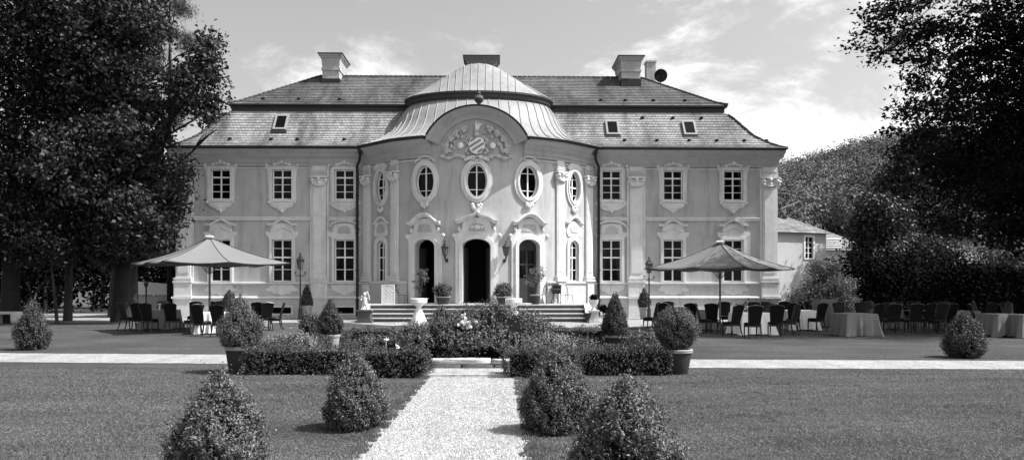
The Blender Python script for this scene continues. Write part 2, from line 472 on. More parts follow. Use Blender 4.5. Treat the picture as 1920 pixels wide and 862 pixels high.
# --- cornice and gutter
CORN = [(0,8.12),(.07,8.12),(.07,8.26),(.13,8.29),(.13,8.5),(.3,8.6),(.36,8.62),(.36,8.72),(.56,8.84),(.62,8.95),(0,8.95)]
GUT = [(.0,8.953),(.8,8.97),(.88,9.03),(.86,9.06),(0,9.0)]
UARCH = 2.34
pathL = [(-WHALF,DEPTH),(-WHALF,0),(-6.14,0),(-CX,CY0)] + arcpts(-UH,-UARCH,8)[1:]
pathR = arcpts(UARCH,UH,8)[:-1] + [(CX,CY0),(6.14,0),(WHALF,0),(WHALF,DEPTH)]
for p in (pathL, pathR):
    sweep(p, CORN).build('cornice', M_corn, palace)
    sweep(p, GUT).build('gutter', M_pipe, palace)
    # frieze moulding lower down
    sweep(p, [(0,7.98),(.05,7.98),(.08,8.03),(0,8.05)]).build('moulding', M_trim, palace)
def arch_sweep(prof, phi, n=40, mb=None):
    mb = mb or MB(); k = len(prof); vs = []; fs = []
    for i in range(n+1):
        ph = -phi + 2*phi*i/n
        for o,r in prof:
            u,z = arc_uz(ARc+r, ph); vs.append(SF.map(u,z,o))
    for i in range(n):
        for j in range(k): j2=(j+1)%k; fs.append((i*k+j,i*k+j2,(i+1)*k+j2,(i+1)*k+j))
    fs += [tuple(range(k)), tuple(range(n*k,(n+1)*k))[::-1]]
    return mb.add(vs, fs)
arch_sweep([(.0,-.5),(.08,-.5),(.1,-.44),(.1,-.3),(.28,-.2),(.34,-.18),(.34,-.12),(.56,-.03),(.64,.0),(0,.0)], PHI*1.02).build('arched_cornice', M_corn, palace)
arch_sweep([(0,.003),(.68,.003),(.72,.06),(.7,.08),(0,.06)], PHI*1.03).build('gutter', M_pipe, palace)
# barrel roof behind the arch
mb = MB(); vs=[]; fs=[]
for i in range(31):
    ph = -PHI + 2*PHI*i/30; u,z = arc_uz(ARc+.05, ph); x,y,_ = SF.map(u,z,.5); vs += [(x,y,z),(x,1.0,z+.1)]
for i in range(30): fs.append((2*i,2*i+1,2*i+3,2*i+2))
mb.add(vs,fs).build('arch_roof', M_dome, palace, True)

# --- string course, ledges, plinth
for s in (-1,1):
    a, b = sorted((s*6.3, s*WHALF))
    mb = MB()
    for (u0,u1) in ((8.92,15.35),(6.3,8.08)):
        a0,b0 = sorted((s*u0,s*u1))
        sweep([(a0,0),(b0,0)], [(0,5.22),(.05,5.22),(.07,5.27),(.07,5.33),(.1,5.36),(.1,5.4),(0,5.42)], mb)
    mb.build('string_course', M_trim, palace)
    # raised frames round the wall fields
    mb = MB()
    u0,u1 = sorted((s*8.98, s*15.3))
    for z0,z1 in ((2.02,5.14),(5.5,7.9)):
        pass
    P = [(a,0),(b,0)] if s < 0 else [(a,0),(b,0)]
    if s < 0: P = [(-WHALF,DEPTH),(-WHALF,0),(-6.14,0)]
    else: P = [(6.14,0),(WHALF,0),(WHALF,DEPTH)]
    sweep(P, [(0,0),(.16,0),(.16,1.0),(.13,1.06),(.13,1.06),(0,1.06)]).build('plinth', M_plinth, palace) if False else None
    sweep(P, [(0,1.04),(.2,1.04),(.22,1.08),(.2,1.13),(.12,1.17),(0,1.17)]).build('ledge', M_trim, palace)
    sweep(P, [(0,1.80),(.1,1.80),(.16,1.85),(.16,1.9),(0,1.92)]).build('ledge', M_trim, palace)
    # plinth wall with holes for basement windows
    hs = [rect(s*x-.62,s*x+.62,.17,.66) for x in WIN_X[:2]]
    relief(SW, rect(a if s<0 else 6.2, b if s>0 else -6.2, 0, 1.04), hs, 0.002, .16).build('plinth', M_plinth, palace)
    relief(SW, rect(a if s<0 else 6.2, b if s>0 else -6.2, 1.17, 1.80), [], 0.002, .035).build('plinth_panel', M_plinth, palace)
    for x in WIN_X[:2]:
        w = relief(SW, rect(s*x-.62,s*x+.62,.17,.66), [rect(s*x-.52,s*x+.52,.25,.58)], .02, .19).build('basement_window', M_trim, palace)
        relief(SW, rect(s*x-.55,s*x+.55,.2,.62), (), -.1, .0).build('pane', M_glass, w)
    # painted-stucco cartouches under the ground floor windows
    for i,x in enumerate(WIN_X):
        c = s*x
        half = [(c,1.22),(c+.2,1.3),(c+.42,1.28),(c+.5,1.42),(c+.78,1.44),(c+.86,1.56),(c+.7,1.62),(c+.66,1.78),(c,1.78)]
        if i == 0: half = [(c,1.2),(c+.3,1.36),(c+.62,1.5),(c+.7,1.78),(c,1.78)]
        relief(SW, mirror(half,c), (), .03, .07).build('apron_ornament', M_trim, palace)

# bay base: socle and ledges
bayP = [(-6.14,0),(-CX,CY0)] + arcpts(-UH,-DOORU-1.05,2)[1:]
bayP2 = arcpts(DOORU+1.05,UH,2)[:-1] + [(CX,CY0),(6.14,0)]
for P in (bayP, bayP2):
    sweep(P, [(0,1.82),(.12,1.82),(.18,1.87),(.18,1.93),(0,1.96)]).build('ledge', M_trim, palace)
    sweep(P, [(0,0),(.1,0),(.1,1.82),(0,1.82)]).build('plinth', M_plinth, palace)

# --- pilasters
def pilaster(seg, c, w, z0=1.9, base=True):
    h = w/2
    mb = relief(seg, rect(c-h,c+h,z0+.3,7.1), (), 0.004, .12)
    relief(seg, rect(c-h+.09,c+h-.09,z0+.5,6.95), (), .1, .145, mb)
    relief(seg, rect(c-h,c+h,7.55,8.12), (), .004, .12, mb)
    p = mb.build('pilaster', M_trim, palace)
    mb = MB()
    for a,b,o in ((z0,z0+.1,.24),(z0+.1,z0+.17,.19),(z0+.17,z0+.25,.22),(z0+.25,z0+.31,.15)):
        relief(seg, rect(c-h-.0-(o-.12),c+h+(o-.12),a,b), (), .004, o, mb)
    if base:
        relief(seg, rect(c-h-.08,c+h+.08,1.17,z0), (), .004, .2, mb)
        relief(seg, rect(c-h-.12,c+h+.12,1.03,1.17), (), .004, .27, mb)
        relief(seg, rect(c-h-.08,c+h+.08,0,1.03), (), .004, .22, mb)
    mb.build('pilaster_base', M_trim, p)
    # composite capital: necking, leaves, volutes, abacus
    mb = MB()
    relief(seg, rect(c-h-.02,c+h+.02,7.06,7.12), (), .004, .16, mb)
    relief(seg, [(c-h+.02,7.12),(c+h-.02,7.12),(c+h+.08,7.45),(c-h-.08,7.45)], (), .004, .2, mb)
    relief(seg, rect(c-h-.13,c+h+.13,7.48,7.57), (), .004, .3, mb)
    for sg in (-1,1):
        for rr,oo in ((.13,.2),(.08,.26),(.04,.3)):
            x,y,z = seg.map(c+sg*(h-.0), 7.36, oo); mb.ball((x,y,z), rr, 9, 6)
        for k in range(3):
            x,y,z = seg.map(c+sg*(.1+.11*k), 7.17+.03*k, .2); mb.ball((x,y,z), .07, 7, 5, (1,1,1.5))
    x,y,z = seg.map(c, 7.42, .28); mb.ball((x,y,z), .1, 8, 6)
    x,y,z = seg.map(c, 7.22, .2); mb.ball((x,y,z), .1, 8, 6, (1,1,1.6))
    # hanging swag
    pts = [seg.map(c+(k/6-1)*h*1.0 if False else c-h+2*h*k/8, 7.2-.12*math.sin(math.pi*k/8), .24) for k in range(9)]
    mb.tube(pts, .045, 6)
    for z in (7.68,7.76,7.86): relief(seg, rect(c-h-.03,c+h+.03,z,z+.035), (), .12, .17, mb)
    mb.build('capital', M_trim, p, True)
for s in (-1,1):
    pilaster(SW, s*8.5, .72); pilaster(SW, s*15.72, .74)
    # half pilaster strips flanking
    relief(SW, rect(*(sorted((s*8.0,s*8.12))+[1.95,8.1])), (), .004, .05).build('pilaster_strip', M_trim, palace)
    relief(SW, rect(*(sorted((s*8.88,s*9.0))+[1.95,8.1])), (), .004, .05).build('pilaster_strip', M_trim, palace)
    relief(SW, rect(*(sorted((s*15.2,s*15.34))+[1.95,8.1])), (), .004, .05).build('pilaster_strip', M_trim, palace)
pilaster(SIDE_R, .42, .6); pilaster(SIDE_L, DEPTH-.42, .6)
for seg in (SL, SR):
    pilaster(seg, .36, .56, 1.95, False); pilaster(seg, 2.74, .56, 1.95, False)
    relief(seg, rect(.1,.62,0,1.82), (), .1, .2).build('pilaster_base', M_trim, palace)
    relief(seg, rect(2.48,3.0,0,1.82), (), .1, .2).build('pilaster_base', M_trim, palace)

# --- windows
def window(seg, c, outline, z0, z1, hw, vs, hs, surround, fr=.06, extra=None, o=-.12):
    """outline: frame outline; vs/hs: vertical and horizontal bar positions (offset, thickness)"""
    inner = [(c+(u-c)*(1-fr/hw), (z0+z1)/2+(z-(z0+z1)/2)*(1-fr/((z1-z0)/2))) for u,z in outline]
    mb = relief(seg, outline, [inner], o-.06, o+.02)
    for u,t in vs: relief(seg, rect(c+u-t/2,c+u+t/2,z0+.03,z1-.03), (), o-.05, o+.012, mb)
    for z,t in hs:
        # clip bar to the outline width at that height
        us = []
        n = len(outline)
        for i in range(n):
            (u1,a),(u2,b) = outline[i], outline[(i+1)%n]
            if (a-z)*(b-z) < 0: us.append(u1+(u2-u1)*(z-a)/(b-a))
        if len(us) >= 2: relief(seg, rect(min(us)+.01,max(us)-.01,z-t/2,z+t/2), (), o-.048, o+.008+(.012 if t>.05 else 0), mb)
    w = mb.build('window', M_frame, palace)
    relief(seg, [(c+(u-c)*.99, z) for u,z in outline], (), o-.045, o-.03).build('pane', M_glass, w)
    if seg is SW:
        rr=random.Random(int(c*10+z0*7)); kind=rr.random()
        if kind<.75:
            for sg in ((-1,1) if kind<.5 else (rr.choice((-1,1)),)):
                e_=c+sg*(hw-.05); wq=hw*rr.uniform(.25,.7); zb=z0+.05+(z1-z0)*(0 if rr.random()<.6 else .35)
                relief(seg, [(e_,zb),(e_,z1-.05),(e_-sg*wq,z1-.05),(e_-sg*wq*.7,(zb+z1)/2),(e_-sg*wq*.35,zb)], (), o-.029, o-.026).build('curtain', M_curt, w)
    for name, out_, holes, o0, o1 in surround:
        relief(seg, out_, holes, o0, o1).build(name, M_trim, w)
    return w
def hood(seg, c, pts, prof, parent, name='window_hood'):
    """moulding following the points (u,z), prof = (o, dz)"""
    mb = MB(); k = len(prof); vs = []; fs = []
    for (u,z) in pts:
        for o,dz in prof: vs.append(seg.map(u, z+dz, o))
    n = len(pts)
    for i in range(n-1):
        for j in range(k): j2=(j+1)%k; fs.append((i*k+j,i*k+j2,(i+1)*k+j2,(i+1)*k+j))
    fs += [tuple(range(k)), tuple(range((n-1)*k,n*k))[::-1]]
    return mb.add(vs,fs).build(name, M_trim, parent)
def curve_pts(c, hw, z0, rise, n=14, flat=.25, lip=0):
    """baroque hood line: flat ends, swelling centre"""
    pts = []
    for k in range(n+1):
        t = -1+2*k/n; a = abs(t)
        h = 0 if a > 1-flat else rise*math.cos(a/(1-flat)*math.pi/2)**1.0
        pts.append((c+hw*t, z0+h))
    return pts
HP = [(.004,0),(.13,0),(.16,.05),(.25,.09),(.28,.13),(.28,.17),(.004,.2)]
HPs = [(.004,0),(.1,0),(.13,.04),(.17,.07),(.17,.11),(.004,.13)]
for s in (-1,1):
    for i,x in enumerate(WIN_X):
        c = s*x
        # upper
        z0,z1 = UPZ
        op = rect(c-.52,c+.52,z0,z1)
        half = [(c,5.6),(c+.08,5.68),(c+.3,5.86),(c+.55,5.96),(c+.66,6.12),(c+.66,6.3),(c+.76,6.36),(c+.74,7.0),(c+.78,7.9),(c+.9,8.08),(c+.86,8.26),(c+.74,8.24),(c+.62,8.14),(c+.45,8.2),(c+.3,8.32),(c+.14,8.3),(c,8.42)]
        sur = [('window_surround', mirror(half,c), [op], .004, .06), ('window_surround', rect(c-.66,c+.66,z0-.13,z1+.16), [op], .058, .10),
               ('window_apron', mirror([(c,5.78),(c+.35,6.0),(c+.52,6.06),(c+.56,6.18),(c,6.18)],c), (), .058, .085)]
        if i == 0:
            half = [(c,5.72),(c+.4,5.8),(c+.7,6.0),(c+.86,6.1),(c+.88,6.22),(c+.74,6.28),(c+.74,8.0),(c+.6,8.08),(c+.5,8.3),(c,8.3)]
            sur[0] = ('window_surround', mirror(half,c), [op], .004, .06)
        w = window(SW, c, op, z0, z1, .52, [(0,.075)], [(z0+1.18,.08),(z0+.42,.03),(z0+.8,.03)], sur)
        mb = MB()
        for sg in (-1,1):
            mb.ball(SW.map(c+sg*.4,8.2,.1), .09, 8,6,(1.4,.6,1)); mb.ball(SW.map(c+sg*.2,8.27,.1), .08, 8,6,(1.4,.6,1)); mb.ball(SW.map(c+sg*.82,8.16,.08), .08, 8,6,(.9,.6,1.3))
            mb.ball(SW.map(c+sg*.7,6.2,.08), .08, 8,6,(.9,.6,1.2))
        mb.ball(SW.map(c,8.34,.1), .11, 8,6,(1.2,.6,1)); mb.ball(SW.map(c,5.72,.08), .08, 8,6,(1,.6,1.3))
        mb.build('stucco_leaves', M_trim, w, True)
        # lower
        z0,z1 = LOWZ
        op = rect(c-.53,c+.53,z0,z1)
        half = [(c,z0-.04),(c+.7,z0-.04),(c+.7,4.3),(c+.86,4.44),(c+.88,4.62),(c+.62,4.6),(c+.56,4.9),(c+.5,5.02),(c,5.08)]
        sur = [('window_surround', mirror(half,c), [op], .004, .055), ('window_surround', rect(c-.66,c+.66,z0-.02,z1+.14), [op], .053, .10)]
        w = window(SW, c, op, z0, z1, .53, [(0,.075)], [(z0+1.3,.08),(z0+.65,.03),(z0+1.78,.03)], sur)
        if i == 0:
            hood(SW, c, [(c+.82*math.cos(a), 4.72+.42*math.sin(a)) for a in [math.pi*k/12 for k in range(13)]], HPs, w)
            relief(SW, mirror([(c,4.52),(c+.36,4.52),(c+.32,4.8),(c+.16,4.92),(c,4.94)],c), (), .054, .08).build('window_panel', M_wall, w)
        else:
            hood(SW, c, [(c-.78,4.92),(c-.5,4.92),(c-.42,5.0),(c,5.22),(c+.42,5.0),(c+.5,4.92),(c+.78,4.92)], HPs, w)
            hood(SW, c, [(c-.56,4.62),(c-.4,4.66),(c,4.84),(c+.4,4.66),(c+.56,4.62)], [(.05,0),(.09,0),(.11,.05),(.05,.08)], w)
for seg,c in ((SL,1.57),(SR,1.53)):
    op = oval(c,6.88,.45,.82)
    w = window(seg, c, op, 6.06, 7.70, .45, [(0,.06)], [(6.86,.07),(6.45,.03),(7.3,.03)],
        [('window_surround', oval(c,6.88,.66,1.05), [op], .004, .08), ('window_surround', oval(c,6.88,.54,.92), [op], .07, .12),
         ('window_crest', mirror([(c,7.9),(c+.45,7.75),(c+.6,7.9),(c+.4,8.02),(c+.35,8.1),(c,8.1)],c), (), .004, .1)])
    mb = MB()
    for k in range(5): mb.ball(seg.map(c+(k-2)*.09, 5.72-.05*(2-abs(k-2)), .08), .08, 8,6,(.8,.7,1.6))
    mb.build('shell_ornament', M_trim, w, True)
    op = archtop(c-.375,c+.375,1.95,3.75,4.1)
    w = window(seg, c, op, 1.95, 4.1, .375, [(0,.055)], [(3.2,.07),(2.55,.03),(3.72,.03)],
        [('window_surround', archtop(c-.58,c+.58,1.93,3.8,4.36), [op], .004, .07), ('window_surround', mirror([(c,4.3),(c+.5,4.3),(c+.6,4.45),(c+.5,5.0),(c,5.1)],c), (), .004, .05)])
    hood(seg, c, curve_pts(c,.66,4.92,.3), HPs, w)
    relief(seg, mirror([(c,4.5),(c+.3,4.5),(c+.34,4.7),(c+.2,4.9),(c,4.93)],c), (), .05, .075).build('window_panel', M_wall, w)
for u in (-DOORU,0,DOORU):
    op = oval(u,oc,.52,.82)
    w = window(SF, u, op, oc-.82, oc+.82, .52, [(0,.065)], [(oc,.07),(oc-.43,.03),(oc+.43,.03)],
        [('window_surround', oval(u,oc,.78,1.08), [op], .004, .08), ('window_surround', oval(u,oc,.62,.93), [op], .07, .13)])
    mb = MB()
    if u:
        for k in range(5): mb.ball(SF.map(u+(k-2)*.08, oc-1.12-.06*(2-abs(k-2)), .1), .085, 8,6,(.8,.8,1.5))
        arc = [(u+.62*math.cos(a), oc+.62+.62*math.sin(a)) for a in [math.pi*(.18+.64*k/10) for k in range(11)]]
        mb2 = hood(SF, u, arc, [(.004,0),(.1,0),(.12,.06),(.004,.08)], w, 'window_hood')
    else:
        for k in range(7):
            a = math.pi*(k/6); mb.ball(SF.map(u+.2*math.cos(a), oc-1.2-.16*math.sin(a)*1.5, .1), .1, 8,6,(1,.8,1))
        for k in range(4): mb.ball(SF.map(u+(-1)**k*.08, oc-1.25-.14*k, .1), .1-.012*k, 8,6)
        for sg in (-1,1):
            for k in range(4): mb.ball(SF.map(u+sg*(.15+.13*k), oc+1.16-.05*k, .1), .08, 8,6)
    mb.build('shell_ornament', M_trim, w, True)

# --- doors
for u,w_ in doors:
    ctr = abs(u) < .1
    op = archtop(u-w_,u+w_,.83,3.66,4.04)
    halfw = w_+.36
    half = [(u,4.1),(u+.0,4.1)]
    body = [(u-halfw,.83),(u+halfw,.83),(u+halfw,3.9),(u+halfw+.12,4.12),(u+halfw-.02,4.3),(u+w_+.16,4.36),(u+w_+.02,4.6),(u+w_+.02,4.78)] + [(u+(w_+.02)*math.cos(a), 4.78+.3*math.sin(a)) for a in [math.pi*k/8 for k in range(1,8)]] + [(u-w_-.02,4.78),(u-w_-.02,4.6),(u-w_-.16,4.36),(u-halfw+.02,4.3),(u-halfw-.12,4.12),(u-halfw,3.9)]
    d = relief(SF, body, [op], .004, .08).build('door_surround', M_trim, palace)
    relief(SF, archtop(u-w_-.17,u+w_+.17,.83,3.7,4.22), [op], .075, .15).build('door_frame', M_trim, d)
    if ctr:
        pts = [(u-1.0,4.78),(u-.78,4.8),(u-.6,4.93),(u-.32,5.02),(u-.14,5.08),(u,5.22),(u+.14,5.08),(u+.32,5.02),(u+.6,4.93),(u+.78,4.8),(u+1.0,4.78)]
    else: pts = curve_pts(u,.86,4.72,.42,18,.2)
    hood(SF, u, pts, [(.004,0),(.14,0),(.18,.05),(.32,.09),(.36,.14),(.36,.19),(.004,.22)], d, 'door_hood')
    relief(SF, mirror([(u,4.4),(u+.42,4.4),(u+.36,4.6),(u+.3,4.74),(u,4.8)],u), (), .08, .1).build('door_panel', M_wall, d)
    mb = MB()
    for sg in (-1,1):
        mb.ball(SF.map(u+sg*(halfw+.08),4.2,.1), .1, 8,6,(1,.7,1.2)); mb.ball(SF.map(u+sg*(w_+.18),4.5,.1), .08,8,6,(1,.7,1.6))
    if ctr: mb.ball(SF.map(u,4.6,.12), .12,10,6,(1.6,.7,1)); mb.ball(SF.map(u+.24,4.6,.12), .08,10,6); mb.ball(SF.map(u-.24,4.6,.12), .08,10,6)
    mb.build('door_ornament', M_trim, d, True)
    relief(SF, rect(u-w_-.1,u+w_+.1,.8,.86), (), -.5, .2).build('threshold', M_stone, d)
    # leaves: right door is shut and glazed, the others stand open inward
    if u > 1:
        dd = relief(SF, archtop(u-w_+.02,u+w_-.02,.88,3.66,4.0), [rect(u-w_+.12,u-.05,2.1,2.75),rect(u-w_+.12,u-.05,2.83,3.5),rect(u+.05,u+w_-.12,2.1,2.75),rect(u+.05,u+w_-.12,2.83,3.5)], -.3, -.24).build('door_leaf', M_wood, d)
        relief(SF, rect(u-w_+.1,u+w_-.1,2.0,3.6), (), -.28, -.265).build('pane', M_glass, dd)
        relief(SF, rect(u-.02,u+w_-.1,2.76,2.82), (), -.24, -.22).build('glazing_bar', M_wood, dd)
    else:
        for sg in (-1,1):
            hx,hy,_ = SF.map(u+sg*(w_-.04), 0, -.34)
            nx,ny,_ = SF.map(u+sg*(w_-.14), 0, -.34-w_+.1)
            mb = MB(); dv = Vector((nx-hx,ny-hy,0)).normalized(); pv = Vector((-dv.y,dv.x,0))*.025
            a_ = Vector((hx,hy,0)); b_ = Vector((nx,ny,0))
            vs = [a_-pv,b_-pv,b_+pv,a_+pv]
            vs = [(v.x,v.y,.88) for v in vs]+[(v.x,v.y,3.62) for v in vs]
            mb.add(vs, [(0,1,2,3),(4,5,6,7),(0,1,5,4),(1,2,6,5),(2,3,7,6),(3,0,4,7)])
            mb.build('door_leaf', M_wood, d)

# --- coat of arms in the tympanum
cz = 8.6
shield = mirror([(0,cz-.42),(.22,cz-.34),(.36,cz-.14),(.39,cz+.1),(.3,cz+.36),(.1,cz+.4),(0,cz+.37)])
coat = relief(SF, shield, (), .004, .2).build('coat_of_arms', M_frame, palace)
for k in range(4):   # diagonal bars across the shield
    mbb = MB(); a = Vector((-.4, cz-.68+.26*k)); b = Vector((.4, cz-.16+.26*k))
    up = [a+(b-a)*i/16 for i in range(17)]
    up = [p for p in up if (abs(p.x)/.36)**2.4 + (abs(p.y+.03-cz)/.36)**2.4 < 1]
    if len(up) < 3: continue
    relief(SF, [(p.x,p.y-.0) for p in up]+[(p.x,p.y+.11) for p in reversed(up)], (), .19, .23, mbb).build('shield_bar', M_bar, coat)
mb = MB()
def blob(u,z,r,sc=(1,.7,1),o=.08): mb.ball(SF.map(u,z,o), r, 8, 6, sc)
random.seed(3)
for sg in (-1,1):
    for k in range(9): blob(sg*(.42+.1*math.sin(k*1.3)), cz-.36+.1*k, .07,(1.2,.7,1))
    for k in range(14):   # scroll along the foot
        t = k/13; blob(sg*(.25+1.45*t), cz-.52-.07*math.sin(t*10), .075+.025*math.sin(k*2), (1.3,.7,1))
    for k in range(12):   # mantling rising to both sides
        a = math.pi*(.12+.40*k/11); blob(sg*1.5*math.sin(a), cz-.15+1.15*math.cos(a), .085+.03*math.sin(k*2.3), (1.1,.8,1.3), .1)
    for k in range(16):
        a = math.pi*(.1+.42*random.random()); q = random.uniform(.8,1.12); blob(sg*1.35*q*math.sin(a), cz-.2+1.05*q*math.cos(a), random.uniform(.04,.08), (1,.9,1.4))
    for k in range(7): blob(sg*(1.5+.12*math.cos(k*1.7)), cz-.45+.13*k, .09)
    for k in range(5): mb.tube([SF.map(sg*1.2,cz-.25,.1), SF.map(sg*(1.72),cz+.1-.11*k,.14)], [.05,.025], 5)
    for (uu,zz) in ((.62,.86),(.98,.66),(1.25,.42)):   # small helms with plumes
        blob(sg*uu,cz+zz-.12,.1,(1,.9,1.1),.12)
        for k in range(4): mb.tube([SF.map(sg*uu,cz+zz-.08,.12), SF.map(sg*(uu-.12+.09*k),cz+zz+.16-.03*abs(k-1.5),.15)], [.035,.018], 5)
blob(0,cz+.55,.15,(1,.8,.9),.13); blob(0,cz+.74,.11,(1.2,.8,.8),.14)
for k in range(9): blob(-.32+.08*k, cz-.56-.06*math.sin(k), .075)
blob(0,cz-.72,.1); blob(.16,cz-.66,.08); blob(-.16,cz-.66,.08)
mb.build('stucco_relief', M_relief, coat, True)
mb = MB()
for sg in (-1,1): mb.ball(SF.map(sg*.78,cz+.02,.1), .15, 12, 8, (1,.6,1.05))
mb.v and mb.build('rosettes', M_frame, coat, True)
mb = MB()
for k in range(3): mb.tube([SF.map(-.02+.05*k,cz+.8,.14), SF.map(-.04+.09*k,cz+1.0,.17), SF.map(.0+.13*k,cz+1.22-.06*k,.17)], [.04,.05,.02], 6)
mb.build('crest_plume', M_frame, coat, True)

# --- roofs
def hip_roof(prof, W0, Y0, DB, m, name, parent, courses_per=0, y_back=None):
    """prof: list of (inset, z); courses laid with a lip"""
    # resample the profile by length
    P = [Vector(p) for p in prof]; Ls = [0]
    for a,b in zip(P,P[1:]): Ls.append(Ls[-1]+(b-a).length)
    n = courses_per; pts = []
    for i in range(n+1):
        t = Ls[-1]*i/n
        for k in range(len(P)-1):
            if t <= Ls[k+1]+1e-9: pts.append(P[k].lerp(P[k+1], (t-Ls[k])/(Ls[k+1]-Ls[k]))); break
    v = []; f = []; uvs = []
    def ring(p, lift):
        d,z = p.x, p.y+lift
        return [(-W0+d, Y0+d, z), (W0-d, Y0+d, z), (W0-d, DB-d, z), (-W0+d, DB-d, z)]
    for i in range(n):
        lo = ring(pts[i], .035 if i else .0); hi = ring(pts[i+1], 0.0)
        lo0 = ring(pts[i], 0)
        b = len(v); v += lo+hi+lo0
        for k in range(4):
            k2 = (k+1)%4
            f.append((b+k,b+k2,b+4+k2,b+4+k))
            ax = 0 if k%2==0 else 1
            c = lambda q: q[ax]
            uvs.append([(c(lo[k]),i+.02),(c(lo[k2]),i+.02),(c(hi[k2]),i+.98),(c(hi[k]),i+.98)])
            f.append((b+8+k,b+8+k2,b+k2,b+k)); uvs.append([(0,i),(0,i),(0,i),(0,i)])
    me = bpy.data.meshes.new(name); me.from_pydata(v,[],f); ul = me.uv_layers.new(name='UVMap')
    li = 0
    for q in uvs:
        for w in q: ul.data[li].uv = w; li += 1
    me.materials.append(m); me.validate()
    o = bpy.data.objects.new(name, me); COL.objects.link(o); o.parent = parent
    return o, pts
EH = 16.42
lower, lp = hip_roof([(0,9.0),(.6,9.3),(1.34,9.87),(2.2,11.0),(2.63,11.47)], EH, -.82, DEPTH+.82, M_tile_lo, 'roof', palace, 17)
tag(lower, 'lower mansard slope of pale weathered tiles')
UW, UY = 13.93, -.82+2.46
upper, up_ = hip_roof([(0,11.84),(.5,12.08),(4.16,14.45)], UW, UY, DEPTH-UY, M_tile_up, 'roof', palace, 18)
tag(upper, 'upper roof of darker weathered tiles')
mb = MB(); d = 2.63
x0 = EH-d; y0 = -.82+d
mb.box(-x0-.01,x0+.01,y0-.01,DEPTH-y0+.01,11.40,11.86)
mb.build('roof_fascia', M_fascia, palace)
mb = MB().box(-UW,UW,UY,DEPTH-UY,11.74,11.838); mb.build('eave', M_pipe, palace)
# hip and ridge tiles
mb = MB()
def capline(a, b, step=.3, r=.09):
    a, b = Vector(a), Vector(b); n = max(1,int((b-a).length/step))
    for i in range(n):
        p, q = a.lerp(b,i/n), a.lerp(b,(i+.92)/n); mb.tube([p,q],[r,r*.75],6)
for s in (-1,1):
    for A,B in zip(lp[:-1:2], lp[2::2]):
        capline((s*(EH-A.x),-.82+A.x,A.y+.02),(s*(EH-B.x),-.82+B.x,B.y+.02))
    mb.build('hip_tiles', M_tile_up, palace, True); mb = MB()
    capline((s*UW,UY,11.88),(s*(UW-.5),UY+.5,12.1)); capline((s*(UW-.5),UY+.5,12.1),(s*(UW-4.16),UY+4.16,14.47))
    mb.build('hip_tiles', M_tile_up, palace, True); mb = MB()
capline((-UW+4.16,5.8,14.47),(UW-4.16,5.8,14.47))
MB.build(mb, 'ridge_tiles', M_tile_up, palace, True)
# snow guards / vents
def slope_y(z):
    for a,b in zip(lp,lp[1:]):
        if a.y <= z <= b.y: return -.82 + a.x+(b.x-a.x)*(z-a.y)/(b.y-a.y)
    return 0
def roofvent(x, z, up=False):
    y = slope_y(z) if not up else UY+.5+(z-12.08)/(14.45-12.08)*3.66
    m_ = MB(); m_.ball((x,y-.03,z+.05), .1, 8, 5, (1.1,1.2,.7)); m_.build('roof_vent', M_pipe, palace, True)
for x in (-13.3,-11.1,-9.7,-7.2,7.9,9.65,11.4,12.9,14.4,15.6): roofvent(x, 9.55)
for x in (9.1,10.8,12.4): roofvent(x, 11.05)
for x in (-12.2,-10.2,-7.9,6.9,8.3,9.9,11.7): roofvent(x, 12.25, True)
# skylights
for (px, z0, z1, tilt) in ((529,10.15,11.1,0),(1146,9.9,10.8,0),(1290,9.9,10.8,0)):
    x = (px-897)*44.2/F
    y0_, y1_ = slope_y(z0), slope_y(z1); n_ = Vector((0,-(z1-z0),(y1_-y0_))).normalized()
    def sl(u, v, o): 
        p = Vector((x+u, y0_+(y1_-y0_)*v, z0+(z1-z0)*v))+n_*o; return tuple(p)
    def slab(u0,u1,v0,v1,o0,o1,m_):
        vs=[sl(u0,v0,o0),sl(u1,v0,o0),sl(u1,v1,o0),sl(u0,v1,o0),sl(u0,v0,o1),sl(u1,v0,o1),sl(u1,v1,o1),sl(u0,v1,o1)]
        return m_.add(vs,[(0,1,2,3),(4,5,6,7),(0,1,5,4),(1,2,6,5),(2,3,7,6),(3,0,4,7)])
    m_ = MB(); slab(-.36,-.26,-.0,1,0,.14,m_); slab(.26,.36,0,1,0,.14,m_); slab(-.26,.26,.9,1,0,.14,m_); slab(-.26,.26,0,.1,0,.14,m_)
    sk = m_.build('skylight', M_leadg, palace)
    m_ = MB(); slab(-.26,.26,.1,.9,.02,.1,m_); m_.build('pane', M_glass, sk)
    m_ = MB(); slab(-.42,.42,-.14,-.002,0,.07,m_); m_.build('flashing', M_flash, sk)

